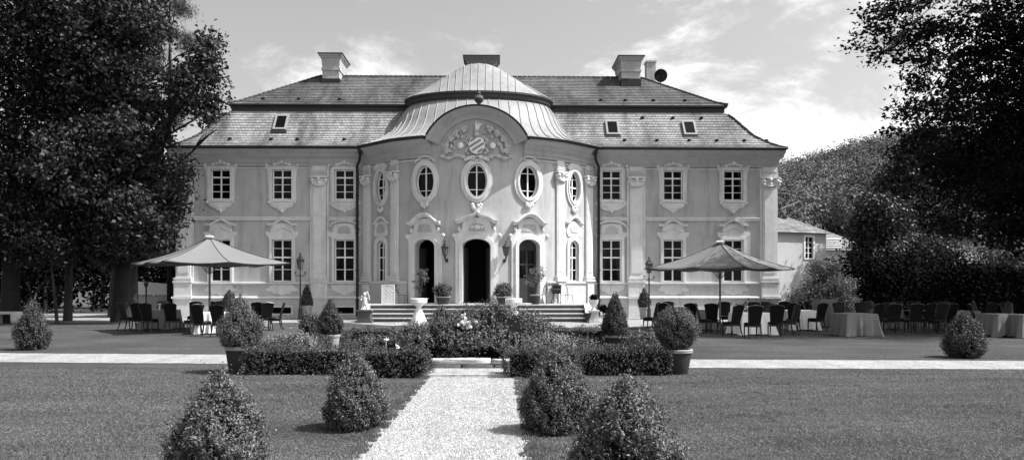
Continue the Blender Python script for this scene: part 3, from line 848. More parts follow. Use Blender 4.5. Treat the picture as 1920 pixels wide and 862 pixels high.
# bay dome: skirt from the oval eaves up to the ring, then the cap
NU = 48
def eave_curve(o=.86):
    pts = []
    segs = [(-6.14,0),(-CX,CY0)]
    A, B = Vector(segs[0]), Vector(segs[1])
    full = [Vector((-6.14,0))]
    # offset chamfer endpoints with mitre handled by the sweep offsets
    path = [(-7.6,0),(-6.14,0),(-CX,CY0)] + arcpts(-UH,UH,24)[1:-1] + [(CX,CY0),(6.14,0),(7.6,0)]
    P = [Vector(p) for p in path]; offp = []
    for i in range(len(P)):
        a = (P[i]-P[i-1]).normalized() if i>0 else (P[1]-P[0]).normalized(); b = (P[i+1]-P[i]).normalized() if i<len(P)-1 else a
        na,nb = Vector((a.y,-a.x)),Vector((b.y,-b.x)); m_=(na+nb).normalized(); offp.append(P[i]+m_/m_.dot(nb)*o)
    offp = offp[1:-1]
    # resample by x-angle
    Ls=[0]
    for a,b in zip(offp,offp[1:]): Ls.append(Ls[-1]+(b-a).length)
    out=[]
    for i in range(NU+1):
        t=Ls[-1]*i/NU
        for k in range(len(offp)-1):
            if t<=Ls[k+1]+1e-9: out.append(offp[k].lerp(offp[k+1],(t-Ls[k])/(Ls[k+1]-Ls[k]))); break
    return out
EC = eave_curve()
def ring_pt(i, r=1.0, a=3.9, b=2.45, cy=1.4):
    t = -1+2*i/NU; ang = R(97)*t
    return Vector((a*r*math.sin(ang), cy-b*r*math.cos(ang)))
SK = [(0,0),(.25,.115),(.45,.25),(.60,.40),(.73,.58),(.80,.73),(.90,.88),(1,1)]
mb = MB(); vs=[]; fs=[]
Z0,Z1 = 9.02,11.5
for i in range(NU+1):
    for s_,h in SK:
        p = EC[i].lerp(ring_pt(i), s_)
        if abs(EC[i].x) < 2.45 and abs(p.x) < 2.45: p.y = max(p.y, 3.15-math.sqrt(6.65**2-p.x**2)+.3)
        vs.append((p.x,p.y,Z0+(Z1-Z0)*h))
k=len(SK)
for i in range(NU):
    for j in range(k-1): fs.append((i*k+j,(i+1)*k+j,(i+1)*k+j+1,i*k+j+1))
dome = mb.add(vs,fs).build('dome_skirt', M_dome, palace, True)
sm = MB()
for i in range(0,NU+1,2):
    pts=[vs[i*k+j] for j in range(k)]
    if abs(pts[0][0]) < 2.2: pts = pts[3:]
    sm.tube([(p[0],p[1],p[2]+.02) for p in pts], .028, 4)
sm.build('standing_seams', M_leadg, dome)
mb = MB(); vs=[]; fs=[]
ring = [(1.0,11.45),(1.0,11.58),(1.02,11.62),(1.02,11.78),(1.055,11.84),(1.055,11.93),(1.0,11.95)]
for i in range(NU+1):
    for r_,z in ring: p=ring_pt(i,r_); vs.append((p.x,p.y,z))
k2=len(ring)
for i in range(NU):
    for j in range(k2-1): fs.append((i*k2+j,(i+1)*k2+j,(i+1)*k2+j+1,i*k2+j+1))
mb.add(vs,fs).build('dome_ring', M_fascia, palace)
CAP = [(1.05,0),(1.0,.04),(.87,.19),(.69,.39),(.45,.67),(.3,.86),(.18,.95),(.08,.99),(0.001,1)]
mb = MB(); vs=[]; fs=[]; k3=len(CAP)
for i in range(NU+1):
    for r_,h in CAP:
        ang = R(150)*(-1+2*i/NU); p=Vector((3.9*r_*math.sin(ang), 1.4-2.45*r_*math.cos(ang)))
        vs.append((p.x,p.y,11.92+2.1*h))
for i in range(NU):
    for j in range(k3-1): fs.append((i*k3+j,(i+1)*k3+j,(i+1)*k3+j+1,i*k3+j+1))
cap = mb.add(vs,fs).build('dome_cap', M_dome, palace, True)
sm = MB()
def cap_z(r_):
    for (ra,ha),(rb,hb) in zip(CAP,CAP[1:]):
        if rb <= r_ <= ra: return 11.92+2.1*(ha+(hb-ha)*(ra-r_)/(ra-rb))
    return 14.02 if r_ < .1 else 11.92
for k_ in range(-5,6):
    x_ = k_*.40; y0_ = 1.4-2.45*math.sqrt(1.05**2-(x_/3.9)**2)+.01
    pts_ = [(x_, y0_+(1.35-y0_)*q/14, cap_z(math.hypot(x_/3.9,(y0_+(1.35-y0_)*q/14-1.4)/2.45))+.02) for q in range(15)]
    sm.tube(pts_, .026, 4)
for i in list(range(1,15,2))+list(range(NU-14,NU,2)): sm.tube([(vs[i*k3+j][0],vs[i*k3+j][1],vs[i*k3+j][2]+.02) for j in range(k3-5)], .026, 4)
sm.build('standing_seams', M_leadg, cap)
# saddle joining dome to the main roof
mb = MB(); 
mb.lathe([(.26,0),(.12,.1),(.08,.2),(.2,.3),(.24,.42),(.18,.54),(.06,.6),(.1,.66),(.05,.74)], (.12,-3.75,10.42), 14)
mb.v = [(x,y,10.42+(z-10.42)*1.1) for x,y,z in mb.v]
mb.build('roof_finial', M_riser, palace, True)

# --- chimneys
def chimney(X0,X1,Y0,Y1,zb,zt,m,name='chimney',cap=True,flash=.5,lab=None):
    # X/Y given in world coordinates -> local
    c = Matrix.Rotation(-BY,3,'Z') @ (Vector(((X0+X1)/2,(Y0+Y1)/2,0))-P0)
    w,d_ = (X1-X0)/2,(Y1-Y0)/2
    mb = MB()
    h = zt-zb
    for z0,z1,e0,e1 in ((zb,zb+h*.62,0,0),(zb+h*.62,zb+h*.68,.05,.05),(zb+h*.68,zt-.24,0,.06),(zt-.24,zt-.12,.1,.13),(zt-.12,zt-.02,.18,.2)) if cap else ((zb,zt-.1,0,.0),(zt-.1,zt,.05,.05)):
        mb.add([(c.x+sx*(w+e),c.y+sy*(d_+e),z) for z,e in ((z0,e0),(z1,e1)) for sx,sy in ((-1,-1),(1,-1),(1,1),(-1,1))],
               [(0,3,2,1),(4,5,6,7),(0,1,5,4),(1,2,6,5),(2,3,7,6),(3,0,4,7)])
    o = mb.build(name, m, upper)
    if lab: tag(o, lab)
    if cap:
        MB().box(c.x-w-.24,c.x+w+.24,c.y-d_-.24,c.y+d_+.24,zt-.02,zt+.04).build('chimney_cap', M_flash, o)
    if flash:
        MB().box(c.x-w-.04,c.x+w+.04,c.y-d_-.04,c.y+d_+.04,zb,zb+1.05).build('flashing', M_flash, o)
chimney(-11.3,-10.3,47.6,49.7,13.0,15.5,M_chim,lab='rendered chimney on the left half of the ridge',flash=1.5)
chimney(6.5,7.62,47.6,49.9,13.0,15.35,M_chim,lab='rendered chimney on the right half of the ridge',flash=1.45)
chimney(-2.75,-.98,48.6,50.0,14.2,15.65,M_brick,lab='dark central chimney behind the dome',flash=0)
chimney(8.3,8.85,49.3,50.0,13.4,15.6,M_chim,cap=False,lab='slim chimney next to the dish',flash=0)
mb = MB()
c = Matrix.Rotation(-BY,3,'Z') @ (Vector((9.05,48.6,0))-P0)
mb.lathe([(.02,.12),(.2,.07),(.33,0),(.40,-.1),(.38,-.11),(.31,-.02),(.02,.08)], (0,0,0), 20)
Mt = Matrix.Translation((c.x,c.y,14.5)) @ Matrix.Rotation(R(-70),4,'X') @ Matrix.Rotation(R(18),4,'Y')
mb.v = [tuple(Mt @ Vector(v)) for v in mb.v]
mb.tube([(c.x,c.y+.05,14.5),(c.x,c.y+.15,13.9),(c.x,c.y+.1,13.3)], .03, 6)
mb.tube([(c.x-.3,c.y-.35,14.35),(c.x,c.y+.02,14.4)], .015, 5)
mb.build('satellite_dish', M_pipe, upper, True)
MB().box(c.x-.12,c.x+.42,c.y-1.1,c.y-.7,13.25,13.5).build('roof_hatch', M_leadg, upper)

# --- downpipes
for s in (-1,1):
    x = s*6.36
    pts = [(s*6.2,-.72,8.98),(s*6.25,-.6,8.4),(s*6.45,-.3,8.05),(x+s*.1,-.16,7.8),(x+s*.1,-.16,.1)]
    mb = MB(); mb.tube(pts, .075, 8)
    for z in (6.5,4.5,2.5,.9): mb.tube([(x+s*.1,-.16,z),(x+s*.1,-.16,z+.08)], .1, 8)
    mb.box(s*6.2-.13,s*6.2+.13,-.82,-.6,8.7,8.96)
    mb.build('downpipe', M_pipe, palace, True)

# ------------------------------------------------------------------ terrace and steps
tx0,tx1 = -5.35,5.3
terr = empty('entrance_terrace', P0, BY, 'raised stone terrace with four wide steps before the three doors', 'terrace')
TZ = .82; TF = -4.2
shape = [(tx0,TF),(tx1,TF),(tx1,-.9),(5.2,-.85)] 
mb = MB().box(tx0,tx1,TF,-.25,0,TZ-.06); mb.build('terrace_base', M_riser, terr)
MB().box(tx0-.04,tx1+.04,TF-.05,-.2,TZ-.06,TZ).build('terrace_slab', M_stone, terr)
for i in range(3):
    z = TZ-.205*(i+1); y1 = TF-.33*i; y0 = TF-.33*(i+1)
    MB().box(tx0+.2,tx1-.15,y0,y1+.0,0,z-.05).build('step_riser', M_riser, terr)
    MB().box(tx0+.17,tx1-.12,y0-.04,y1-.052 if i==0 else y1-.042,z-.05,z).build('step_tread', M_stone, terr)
for s,x in ((-1,tx0-.12),(1,tx1-.08)):
    mb = MB(); 
    vs = []
    for xx in (x-.0,x+.34 if s<0 else x+.3):
        vs += [(xx,TF-1.35,0),(xx,TF+.1,0),(xx,TF+.1,.86),(xx,TF-.1,.86),(xx,TF-1.3,.22)]
    mb.add(vs,[(0,1,2,3,4),(9,8,7,6,5)]+[(i,(i+1)%5,5+(i+1)%5,5+i) for i in range(5)])
    mb.build('cheek_wall', M_stone, terr)

# ------------------------------------------------------------------ ground
def sheet(name, pts, z, m, kind='structure', sub=None):
    me = bpy.data.meshes.new(name); me.from_pydata([(x,y,z) for x,y in pts],[],[tuple(range(len(pts)))])
    me.materials.append(m); o = bpy.data.objects.new(name, me); COL.objects.link(o); o['kind'] = kind; return o
sheet('lawn', [(-900,-60),(900,-60),(900,1200),(-900,1200)], 0, M_grass)
def jag(a, b, n, amp):
    a, b = Vector(a), Vector(b); d = (b-a).normalized(); nn = Vector((-d.y,d.x)); out=[]; w=0
    for i in range(n):
        w = .6*w + random.uniform(-amp,amp); out.append(tuple(a.lerp(b,i/n)+nn*w))
    return out
def path_poly(a, b, wa, wb, n=90, amp=.03):
    a, b = Vector(a), Vector(b); d=(b-a).normalized(); nn=Vector((-d.y,d.x))
    return jag(a-nn*wa/2,b-nn*wb/2,n,amp)+jag(b+nn*wb/2,a+nn*wa/2,n,amp)
sheet('garden_path', path_poly((-.60,-3),(-.76,14.42),1.70,1.6,220,.045), .004, M_gravel)
sheet('cross_path', path_poly((-42,21.2),(-4.2,17.9),2.35,2.2,200,.03), .004, M_gravel)
sheet('cross_path', path_poly((2.4,17.1),(34,15.6),1.9,1.95,200,.03), .004, M_gravel)
pts = jag((-60,37.4),(-8,37.2),120,.05)+jag((-8,37.2),(-3.5,32.5),20,.05)+jag((-3.5,32.5),(5,32.5),20,.04)+jag((5,32.5),(9,37.2),20,.05)+jag((9,37.2),(40,37.5),80,.05)+[(40,43.4),(-18,43.4),(-18,50),(-60,50)]
sheet('forecourt', pts, .004, M_gravel)
sheet('flower_bed', [(-3.9,15.9),(-1.4,15.7),(-.1,15.7),(2.4,15.9),(2.5,22.6),(-4.4,22.6)], .006, M_dirt)
sheet('landing', path_poly((-1.62,15.05),(.2,15.05),1.15,1.15,20,.01), .04, M_gravel)
o = MB().box(-1.64,.24,14.38,14.47,0,.055).build('path_kerb', M_rock); tag(o, kind='structure')

# grass blades: short mown turf close to the camera
n = 460000
Yb = 6.2+ (rng.random(n)**1.5)*12.5
Xb = rng.uniform(-1,1,n)*(Yb*.68)
keep = ~((Xb > -.65-.85) & (Xb < -.65+.80) & (Yb < 14.5)) | (rng.random(n) < .0)
edge = (np.abs(np.abs(Xb+.67)-.83) < .12)
Yb, Xb = Yb[keep], Xb[keep]; n = len(Xb)
keep = ~((Yb > 16.0-.02*Xb) & (Yb < 19.2-.09*Xb)) | ((Xb>-4) & (Xb<2.3)); Yb, Xb = Yb[keep], Xb[keep]; n = len(Xb)
keep = ~((Xb>-4)&(Xb<2.5)&(Yb>15.6)); Yb, Xb = Yb[keep], Xb[keep]; n = len(Xb)
h = rng.uniform(.005,.016,n)*(1+.25*np.sin(Xb*1.7+Yb)); ang = rng.uniform(0,2*np.pi,n); wd = .0035+.0003*Yb
lean = rng.normal(size=(n,2))*.012
# longer tufts along the path edges and a few scattered clumps
m_=26000; sd=rng.choice([-1.,1.],m_); Yt=6.3+rng.random(m_)**1.4*8.2; cl_=np.sin(Yt*9)+np.sin(Yt*23+sd*2)+rng.normal(size=m_)*.6
Xt=-.60-.012*Yt+.05+sd*(.84-.003*Yt+np.abs(rng.normal(size=m_))*.07-.05*(cl_>.6)); kk=cl_>-.4
nc=240; cx_=rng.uniform(-5,6,nc); cy_=rng.uniform(6.5,13.5,nc); ok=np.abs(cx_+.7)>1.1; cx_,cy_=cx_[ok],cy_[ok]
Xc=np.repeat(cx_,45)+rng.normal(size=len(cx_)*45)*.05; Yc=np.repeat(cy_,45)+rng.normal(size=len(cx_)*45)*.05
Xb=np.concatenate([Xb,Xt[kk],Xc]); Yb=np.concatenate([Yb,Yt[kk],Yc]); h=np.concatenate([h,rng.uniform(.015,.05,kk.sum()),rng.uniform(.015,.04,len(Xc))])
n=len(Xb); ang=rng.uniform(0,2*np.pi,n); wd=.0032+.0003*Yb; lean=rng.normal(size=(n,2))*.012
v = np.zeros((n,3,3))
v[:,0,0] = Xb-np.cos(ang)*wd; v[:,0,1] = Yb-np.sin(ang)*wd
v[:,1,0] = Xb+np.cos(ang)*wd; v[:,1,1] = Yb+np.sin(ang)*wd
v[:,2,0] = Xb+lean[:,0]; v[:,2,1] = Yb+lean[:,1]; v[:,2,2] = h
M_blade = mat('grass_blades', .145, .6, var=.5, scale=.7, stretch=(.35,1.3,1), island=.14, spec=.3, transl=.3)
o = np_mesh('grass', v.reshape(-1,3), 3, M_blade); tag(o, 'short mown grass of the near lawn', 'grass', kind='stuff')
# loose gravel stones on the path
n = 9000
Yg = 6.5+rng.random(n)**1.3*8; Xg = -.66+rng.uniform(-.86,.84,n)
sz = rng.uniform(.005,.016,n)
v = np.zeros((n,4,3)); a = rng.uniform(0,6.28,n)
base = np.stack([Xg,Yg,np.full(n,.005)],1)
tet = np.array([[1,0,0],[-.5,.87,0],[-.5,-.87,0],[0,0,.9]])
ca,sa = np.cos(a),np.sin(a)
P4 = np.empty((n,4,3))
for k in range(4):
    P4[:,k,0] = base[:,0]+sz*(tet[k,0]*ca-tet[k,1]*sa); P4[:,k,1] = base[:,1]+sz*(tet[k,0]*sa+tet[k,1]*ca); P4[:,k,2] = base[:,2]+sz*tet[k,2]
tri = np.stack([P4[:,[0,1,3]],P4[:,[1,2,3]],P4[:,[2,0,3]]],1).reshape(-1,3)
M_peb = mat('loose_pebbles', .36, .8, island=.5)
o = np_mesh('gravel', tri, 3, M_peb); tag(o, 'loose pale pebbles scattered on the garden path', 'gravel', kind='stuff')

# ------------------------------------------------------------------ foliage helpers
def egg_prof(kind):
    if kind in ('cone','egg'): return lambda t: float(np.interp(t,[0,.1,.25,.45,.7,.88,1],[.62,.88,1,.9,.55,.25,.02] if kind=='cone' else [.6,.88,1,.95,.68,.36,.04]))
    if kind == 'oldcone': return lambda t: (1-t)**.62*(.55+.45*min(1,t*6+.35)) if t < 1 else 0
    if kind == 'egg':  return lambda t: math.sin(math.pi*min(1,(t*.86+.14)))**.75*(1-.28*t) if t<1 else 0
    if kind == 'spire':return lambda t: (1-t)**.7*(.75+.25*min(1,t*5)) if t<1 else 0
    return lambda t: math.sqrt(max(0,1-(2*t-1)**2))
def bush_mesh(w, h, kind, nspr, leaf, m, name, parent=None, per=7, z0=0.0, rough=.10, spr=.09, seed=1, cores=True, aspect=.42):
    rs = np.random.default_rng(seed)
    prof = egg_prof(kind); ts = np.linspace(0,1,60); pr = np.array([prof(t) for t in ts]); pr /= pr.max()
    # sample t by area
    wgt = pr+.05; cdf = np.cumsum(wgt); cdf /= cdf[-1]
    t = np.interp(rs.random(nspr), cdf, ts); a = rs.uniform(0,2*np.pi,nspr)
    ph = rs.uniform(0,6.28,8)
    lump = 1+rough*1.25*(np.sin(3*a+ph[0]+5*t)+np.sin(5*a+ph[1]-9*t)*.7+np.sin(2*a+11*t+ph[2])*.8+np.sin(9*a+ph[3]+17*t)*.5)
    r = np.interp(t, ts, pr)*w/2*lump*(1-.25*rs.random(nspr)**2)
    P = np.stack([r*np.cos(a), r*np.sin(a), z0+t*h*(1+.04*np.sin(4*a+ph[4]))],1)
    hol = np.sin(a*5+ph[5]+t*4)*np.sin(t*15+ph[6]+a)+.7*np.sin(a*9+t*14+ph[7])+.4*np.sin(a*17-t*21)
    r = np.where(hol < -.75, r*.86, r)
    slope = np.gradient(pr*w/2, ts*h); sl = np.interp(t, ts, slope)
    nrm = np.stack([np.cos(a), np.sin(a), -sl],1); nrm /= np.linalg.norm(nrm,axis=1)[:,None]
    d = nrm*.7+np.array([0,0,.75])+rs.normal(size=(nspr,3))*.35; d /= np.linalg.norm(d,axis=1)[:,None]
    ln = spr*rs.uniform(.4,1.5,nspr)*(1+1.1*(rs.random(nspr)<.12))
    C = []; D = []; B = []
    kp = (hol > -.55) | (rs.random(nspr) < .25); P = P[kp]; d = d[kp]; nrm = nrm[kp]; ln = ln[kp]; nspr = len(P)
    for k in range(per):
        f = (k+.5)/per
        C.append(P + d*(ln*(f-.45))[:,None] + rs.normal(size=(nspr,3))*leaf*.28); D.append(d); B.append(nrm)
    C = np.concatenate(C); D = np.concatenate(D); B = np.concatenate(B)
    C[:,2] = np.maximum(C[:,2], z0+.01)
    v = leaf_verts(C, leaf, aspect, bias=B+np.array([0,0,.3]), biasw=1.1, along=D)
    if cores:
        # closed black core inside, its colour stands for shade between the leaves
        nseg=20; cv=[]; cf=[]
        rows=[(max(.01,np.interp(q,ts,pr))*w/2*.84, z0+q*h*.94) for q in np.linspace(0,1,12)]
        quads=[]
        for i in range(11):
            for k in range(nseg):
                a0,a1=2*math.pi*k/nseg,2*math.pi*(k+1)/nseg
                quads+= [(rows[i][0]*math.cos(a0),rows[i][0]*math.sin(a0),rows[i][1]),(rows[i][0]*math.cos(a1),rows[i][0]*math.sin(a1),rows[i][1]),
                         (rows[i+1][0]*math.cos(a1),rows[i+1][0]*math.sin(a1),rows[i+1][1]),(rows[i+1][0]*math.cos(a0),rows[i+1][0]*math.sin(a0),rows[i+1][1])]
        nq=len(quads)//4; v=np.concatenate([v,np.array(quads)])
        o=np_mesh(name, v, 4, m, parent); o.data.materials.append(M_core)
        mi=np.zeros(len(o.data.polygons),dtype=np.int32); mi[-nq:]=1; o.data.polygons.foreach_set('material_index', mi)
    else: o=np_mesh(name, v, 4, m, parent)
    return o
def hedge_mesh(x0,x1,y0,y1,z1,dens,leaf,m,name,seed=1,rot=0):
    """clipped box hedge centred on its own origin"""
    rs=np.random.default_rng(seed); cx,cy=(x0+x1)/2,(y0+y1)/2; a,b=(x1-x0)/2,(y1-y0)/2
    faces=[('t',4*a*b),('f',2*a*z1),('b',2*a*z1*.4),('l',2*b*z1),('r',2*b*z1)]; Cs=[];Bs=[];Ds=[]
    for f,ar in faces:
        n=int(ar*dens); u=rs.uniform(-1,1,n); w=rs.uniform(0,1,n)
        if f=='t': P=np.stack([u*a,(w*2-1)*b,np.full(n,z1)],1); nn=(0,0,1)
        elif f=='f': P=np.stack([u*a,np.full(n,-b),w*z1],1); nn=(0,-1,0)
        elif f=='b': P=np.stack([u*a,np.full(n,b),w*z1],1); nn=(0,1,0)
        elif f=='l': P=np.stack([np.full(n,-a),u*b,w*z1],1); nn=(-1,0,0)
        else: P=np.stack([np.full(n,a),u*b,w*z1],1); nn=(1,0,0)
        # round the corners by pulling in
        q=P.copy(); lump=.03*(np.sin(P[:,0]*5+seed)+np.sin(P[:,0]*11+P[:,2]*9)+np.sin(P[:,1]*8+P[:,2]*5+seed))
        nn=np.array(nn,float); d=nn*.7+np.array([0,0,.8])+rs.normal(size=(n,3))*.35; d/=np.linalg.norm(d,axis=1)[:,None]
        q+=nn*(lump[:,None]); 
        er=np.clip((np.abs(q[:,0])-(a-.14))/.14,0,1)*np.clip((q[:,2]-(z1-.14))/.14,0,1); q[:,2]-=.05*er; q[:,0]-=np.sign(q[:,0])*.04*er
        er=np.clip((np.abs(q[:,1])-(b-.14))/.14,0,1)*np.clip((q[:,2]-(z1-.14))/.14,0,1); q[:,2]-=.05*er; q[:,1]-=np.sign(q[:,1])*.04*er
        q-=nn*(rs.random(n)**2*.09)[:,None]
        ln=.07*rs.uniform(.4,1.6,n)
        for k in range(5):
            Cs.append(q+d*(ln*((k+.5)/5-.4))[:,None]+rs.normal(size=(n,3))*leaf*.4); Bs.append(np.tile(nn,(n,1))); Ds.append(d)
    C=np.concatenate(Cs); C[:,2]=np.maximum(C[:,2],.01)
    v=leaf_verts(C,leaf,.55,bias=np.concatenate(Bs)+np.array([0,0,.3]),biasw=1.1,along=np.concatenate(Ds))
    e=.1; A_,B_,Z_=a-e,b-e,z1-e  # black inner box, painted shade seen between the leaves
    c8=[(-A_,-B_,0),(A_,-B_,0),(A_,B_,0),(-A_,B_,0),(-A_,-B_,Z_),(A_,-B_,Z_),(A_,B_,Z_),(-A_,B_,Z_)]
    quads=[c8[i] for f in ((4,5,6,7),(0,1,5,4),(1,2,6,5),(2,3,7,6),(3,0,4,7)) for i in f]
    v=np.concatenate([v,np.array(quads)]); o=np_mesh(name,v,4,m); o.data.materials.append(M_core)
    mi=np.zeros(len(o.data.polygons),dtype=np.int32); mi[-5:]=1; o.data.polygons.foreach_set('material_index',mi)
    o.location=(cx,cy,0); o.rotation_euler=(0,0,rot); return o
def cloud(blobs, n, leaf, m, name, parent, seed=1, clump=.28, flat=.6, aspect=.6, per=26, upb=.6, shell=.5, minz=.3):
    """blobs: (x,y,z,rx,ry,rz) ellipsoids filled with clumps of leaves"""
    rs=np.random.default_rng(seed); B=np.array(blobs,float); vol=(B[:,3]*B[:,5])**1.0; vol/=vol.sum()
    ncl=max(1,n//per); idx=rs.choice(len(B),ncl,p=vol); b=B[idx]
    d=rs.normal(size=(ncl,3)); d/=np.linalg.norm(d,axis=1)[:,None]; r=rs.random(ncl)**shell
    c=b[:,:3]+d*r[:,None]*b[:,3:6]
    cs=(clump*rs.uniform(.6,1.5,ncl))
    C=np.repeat(c,per,0)+np.clip(rs.normal(size=(ncl*per,3)),-1.9,1.9)*np.repeat(cs,per)[:,None]*np.array([1,1,flat])
    C=C[C[:,2]>minz]
    v=leaf_verts(C,leaf,aspect,bias=np.array([[0,0,1.0]]),biasw=upb)
    return np_mesh(name,v,4,m,parent)
def limb_tree(base, trunk_pts, radii, blobs, name_bark=M_bark, parent=None, nl=14, seed=1, fork=.6):
    random.seed(seed); mb=MB(); mb.tube(trunk_pts, radii, 10)
    tp=[Vector(p) for p in trunk_pts]
    bl=random.sample(blobs, min(nl,len(blobs)))
    for b in bl:
        c=Vector(b[:3]); k=random.choice(range(max(1,len(tp)//2),len(tp))); s=tp[k]; rr=radii[k]*.24
        m1=s.lerp(c,.35)+Vector((random.uniform(-.4,.4),random.uniform(-.4,.4),random.uniform(0,.6)))
        m2=s.lerp(c,.7)+Vector((random.uniform(-.4,.4),random.uniform(-.4,.4),random.uniform(0,.5)))
        mb.tube([s,m1,m2,c],[rr,rr*.7,rr*.4,.02],6)
        for q in range(4):
            e=c+Vector((random.uniform(-1,1)*b[3],random.uniform(-1,1)*b[4],random.uniform(-.6,.9)*b[5]))*.8
            mb.tube([m2,m2.lerp(e,.5)+Vector((0,0,.15)),e],[rr*.3,rr*.16,.01],5)
    return mb.build('trunk', name_bark, parent, True)
def pxblob(px,py,Y,rpx,ry=None,sq=1.0):
    p=at(px,py,Y); r=rpx*Y/F; return (p.x,p.y,p.z,r,ry or r,r*sq)

def copy_thing(o, loc, rz, label, group=None):
    c=o.copy(); COL.objects.link(c); c.location=loc; c.rotation_euler=(0,0,rz); c['label']=label
    if group: c['group']=group
    for ch in o.children:
        d=ch.copy(); COL.objects.link(d); d.parent=c
        for g in ch.children:
            e=g.copy(); COL.objects.link(e); e.parent=d
    return c

# ------------------------------------------------------------------ box bushes on the lawns
def lawn_bush(px, pyb, wpx, hpx, kind, label, seed, n, leaf, m=M_box, rough=.07, spr=.08, per=8):
    Y=gy(pyb); k=Y/F
    o=bush_mesh(wpx*k, hpx*k, kind, n, leaf, m, 'box_bush', None, per, 0, rough, spr, seed)
    o.location=(gx(px,Y),Y,0); return tag(o,label,'bush','clipped box bushes along the lawns')
lawn_bush(410,905,156,196,'cone','shaggy pointed box bush at the bottom left corner of the lawn',1,6200,.031,rough=.11,spr=.14)
lawn_bush(1174,905,174,188,'cone','shaggy pointed box bush at the bottom, right of the gravel path',2,6600,.031,rough=.11,spr=.14)
lawn_bush(665,803,106,138,'egg','egg-shaped box bush on the grass left of the gravel path',3,5200,.028)
lawn_bush(1043,808,130,150,'egg','egg-shaped box bush touching the right edge of the gravel path',4,5600,.028)
lawn_bush(61,655,57,92,'cone','conical box bush on the far left lawn by the cross path',5,2600,.045,M_boxd,spr=.13,per=7)
lawn_bush(1808,670,67,82,'egg','rounded box bush alone on the far right lawn by the cross path',6,2600,.045,M_boxd,spr=.13,per=7)

# hedges round the parterre
def hedge(x0,x1,y0,y1,z,label,seed,rot=0,dens=560,leaf=.03):
    o=hedge_mesh(x0,x1,y0,y1,z,dens,leaf,M_boxd,'box_hedge',seed,rot); return tag(o,label,'hedge','low box hedges round the rose bed')
hedge(-4.98,-2.75,14.7,15.3,.50,'front left box hedge, beside the potted bush at its outer end',11,-.01)
hedge(-2.72,-1.52,14.2,14.95,.50,'short box hedge ending at the left side of the stone edging',12,-.03)
hedge(-.14,1.22,14.2,14.95,.52,'short box hedge ending at the right side of the stone edging',13,.02)
hedge(1.25,2.95,14.6,15.25,.52,'front right box hedge, running to the right potted bush',14,0)
hedge(-4.9,-4.35,15.5,21.6,.46,'long side hedge running away on the left of the rose bed',15,0,300,.04)
hedge(-4.5,-2.75,21.7,22.3,.50,'rear left box hedge in front of the steps',16,0,300,.04)
hedge(.6,2.6,21.7,22.3,.52,'rear right box hedge in front of the steps',17,0,300,.04)
hedge(2.75,3.3,15.6,21.6,.46,'long side hedge running away on the right of the rose bed',18,0,300,.04)

# rose bushes and bed planting
def shrub(name,px,py,Y,wpx,hpx,kind,label,cat,seed,n,leaf,m,rough=.16,spr=.16,per=6,group=None,cores=True):
    k=Y/F; h=hpx*k; p=at(px,py,Y)
    o=bush_mesh(wpx*k,h,kind,n,leaf,m,name,None,per,0,rough,spr,seed,cores); o.location=(p.x,Y,max(0,p.z) if False else 0); return tag(o,label,cat,group)
G_rose='rose bushes in the central bed'
def zh(py,Y): return (CH-(py-HZ)*Y/F)*F/Y
shrub('rose_bush',925,0,17.2,175,zh(566,17.2),'egg','largest rose bush, right of centre in the bed','rose bush',21,3800,.05,M_rose,group=G_rose)
shrub('rose_bush',975,0,17.9,125,zh(584,17.9),'round','rose bush at the right end of the bed, before the right steps','rose bush',22,2200,.05,M_rose,group=G_rose)
shrub('rose_bush',876,0,18.0,135,zh(574,18.0),'egg','rose bush in the middle of the bed with pale blooms beside it','rose bush',23,2400,.05,M_rose,group=G_rose)
shrub('rose_bush',842,0,17.0,155,zh(598,17.0),'round','low rose bush on the left of the bed above the stone edging','rose bush',24,2600,.045,M_rose,group=G_rose)
shrub('rose_bush',795,0,18.3,130,zh(606,18.3),'round','spreading rose bush at the left end of the bed','rose bush',25,2200,.045,M_rose,group=G_rose)
shrub('conical_bush',828,0,24.5,62,zh(572,24.5),'spire','hazy conical bush behind the roses, left of the centre door','bush',26,2200,.045,M_box,rough=.05,spr=.1)
shrub('conical_bush',937,0,21.5,66,zh(572,21.5),'spire','pointed bush rising behind the roses, below the centre door pot','bush',27,1800,.045,M_rose,rough=.08,spr=.12)
shrub('lavender_clump',1032,0,16.9,95,zh(632,16.9),'round','soft pale lavender clump right of the roses','lavender',28,1700,.05,M_lav,rough=.1,spr=.22,group='lavender clumps')
shrub('lavender_clump',548,0,17.6,95,zh(627,17.6),'round','soft pale lavender clump behind the front left hedge','lavender',29,1700,.05,M_lav,rough=.1,spr=.2,group='lavender clumps')
shrub('low_shrub',582,0,27,36,zh(590,27),'round','small dark round shrub left of the rear left pot','shrub',30,900,.06,M_boxd)
shrub('low_shrub',712,0,18.2,120,zh(632,18.2),'round','low dark shrub behind the short left hedge','shrub',31,1700,.05,M_rose)
shrub('low_shrub',1212,0,18.5,70,zh(622,18.5),'round','low shrub between the two right pots','shrub',32,1300,.05,M_box)
shrub('low_shrub',1075,0,19.5,95,zh(634,19.5),'round','low dark shrub behind the right front hedge','shrub',33,1300,.05,M_rose)
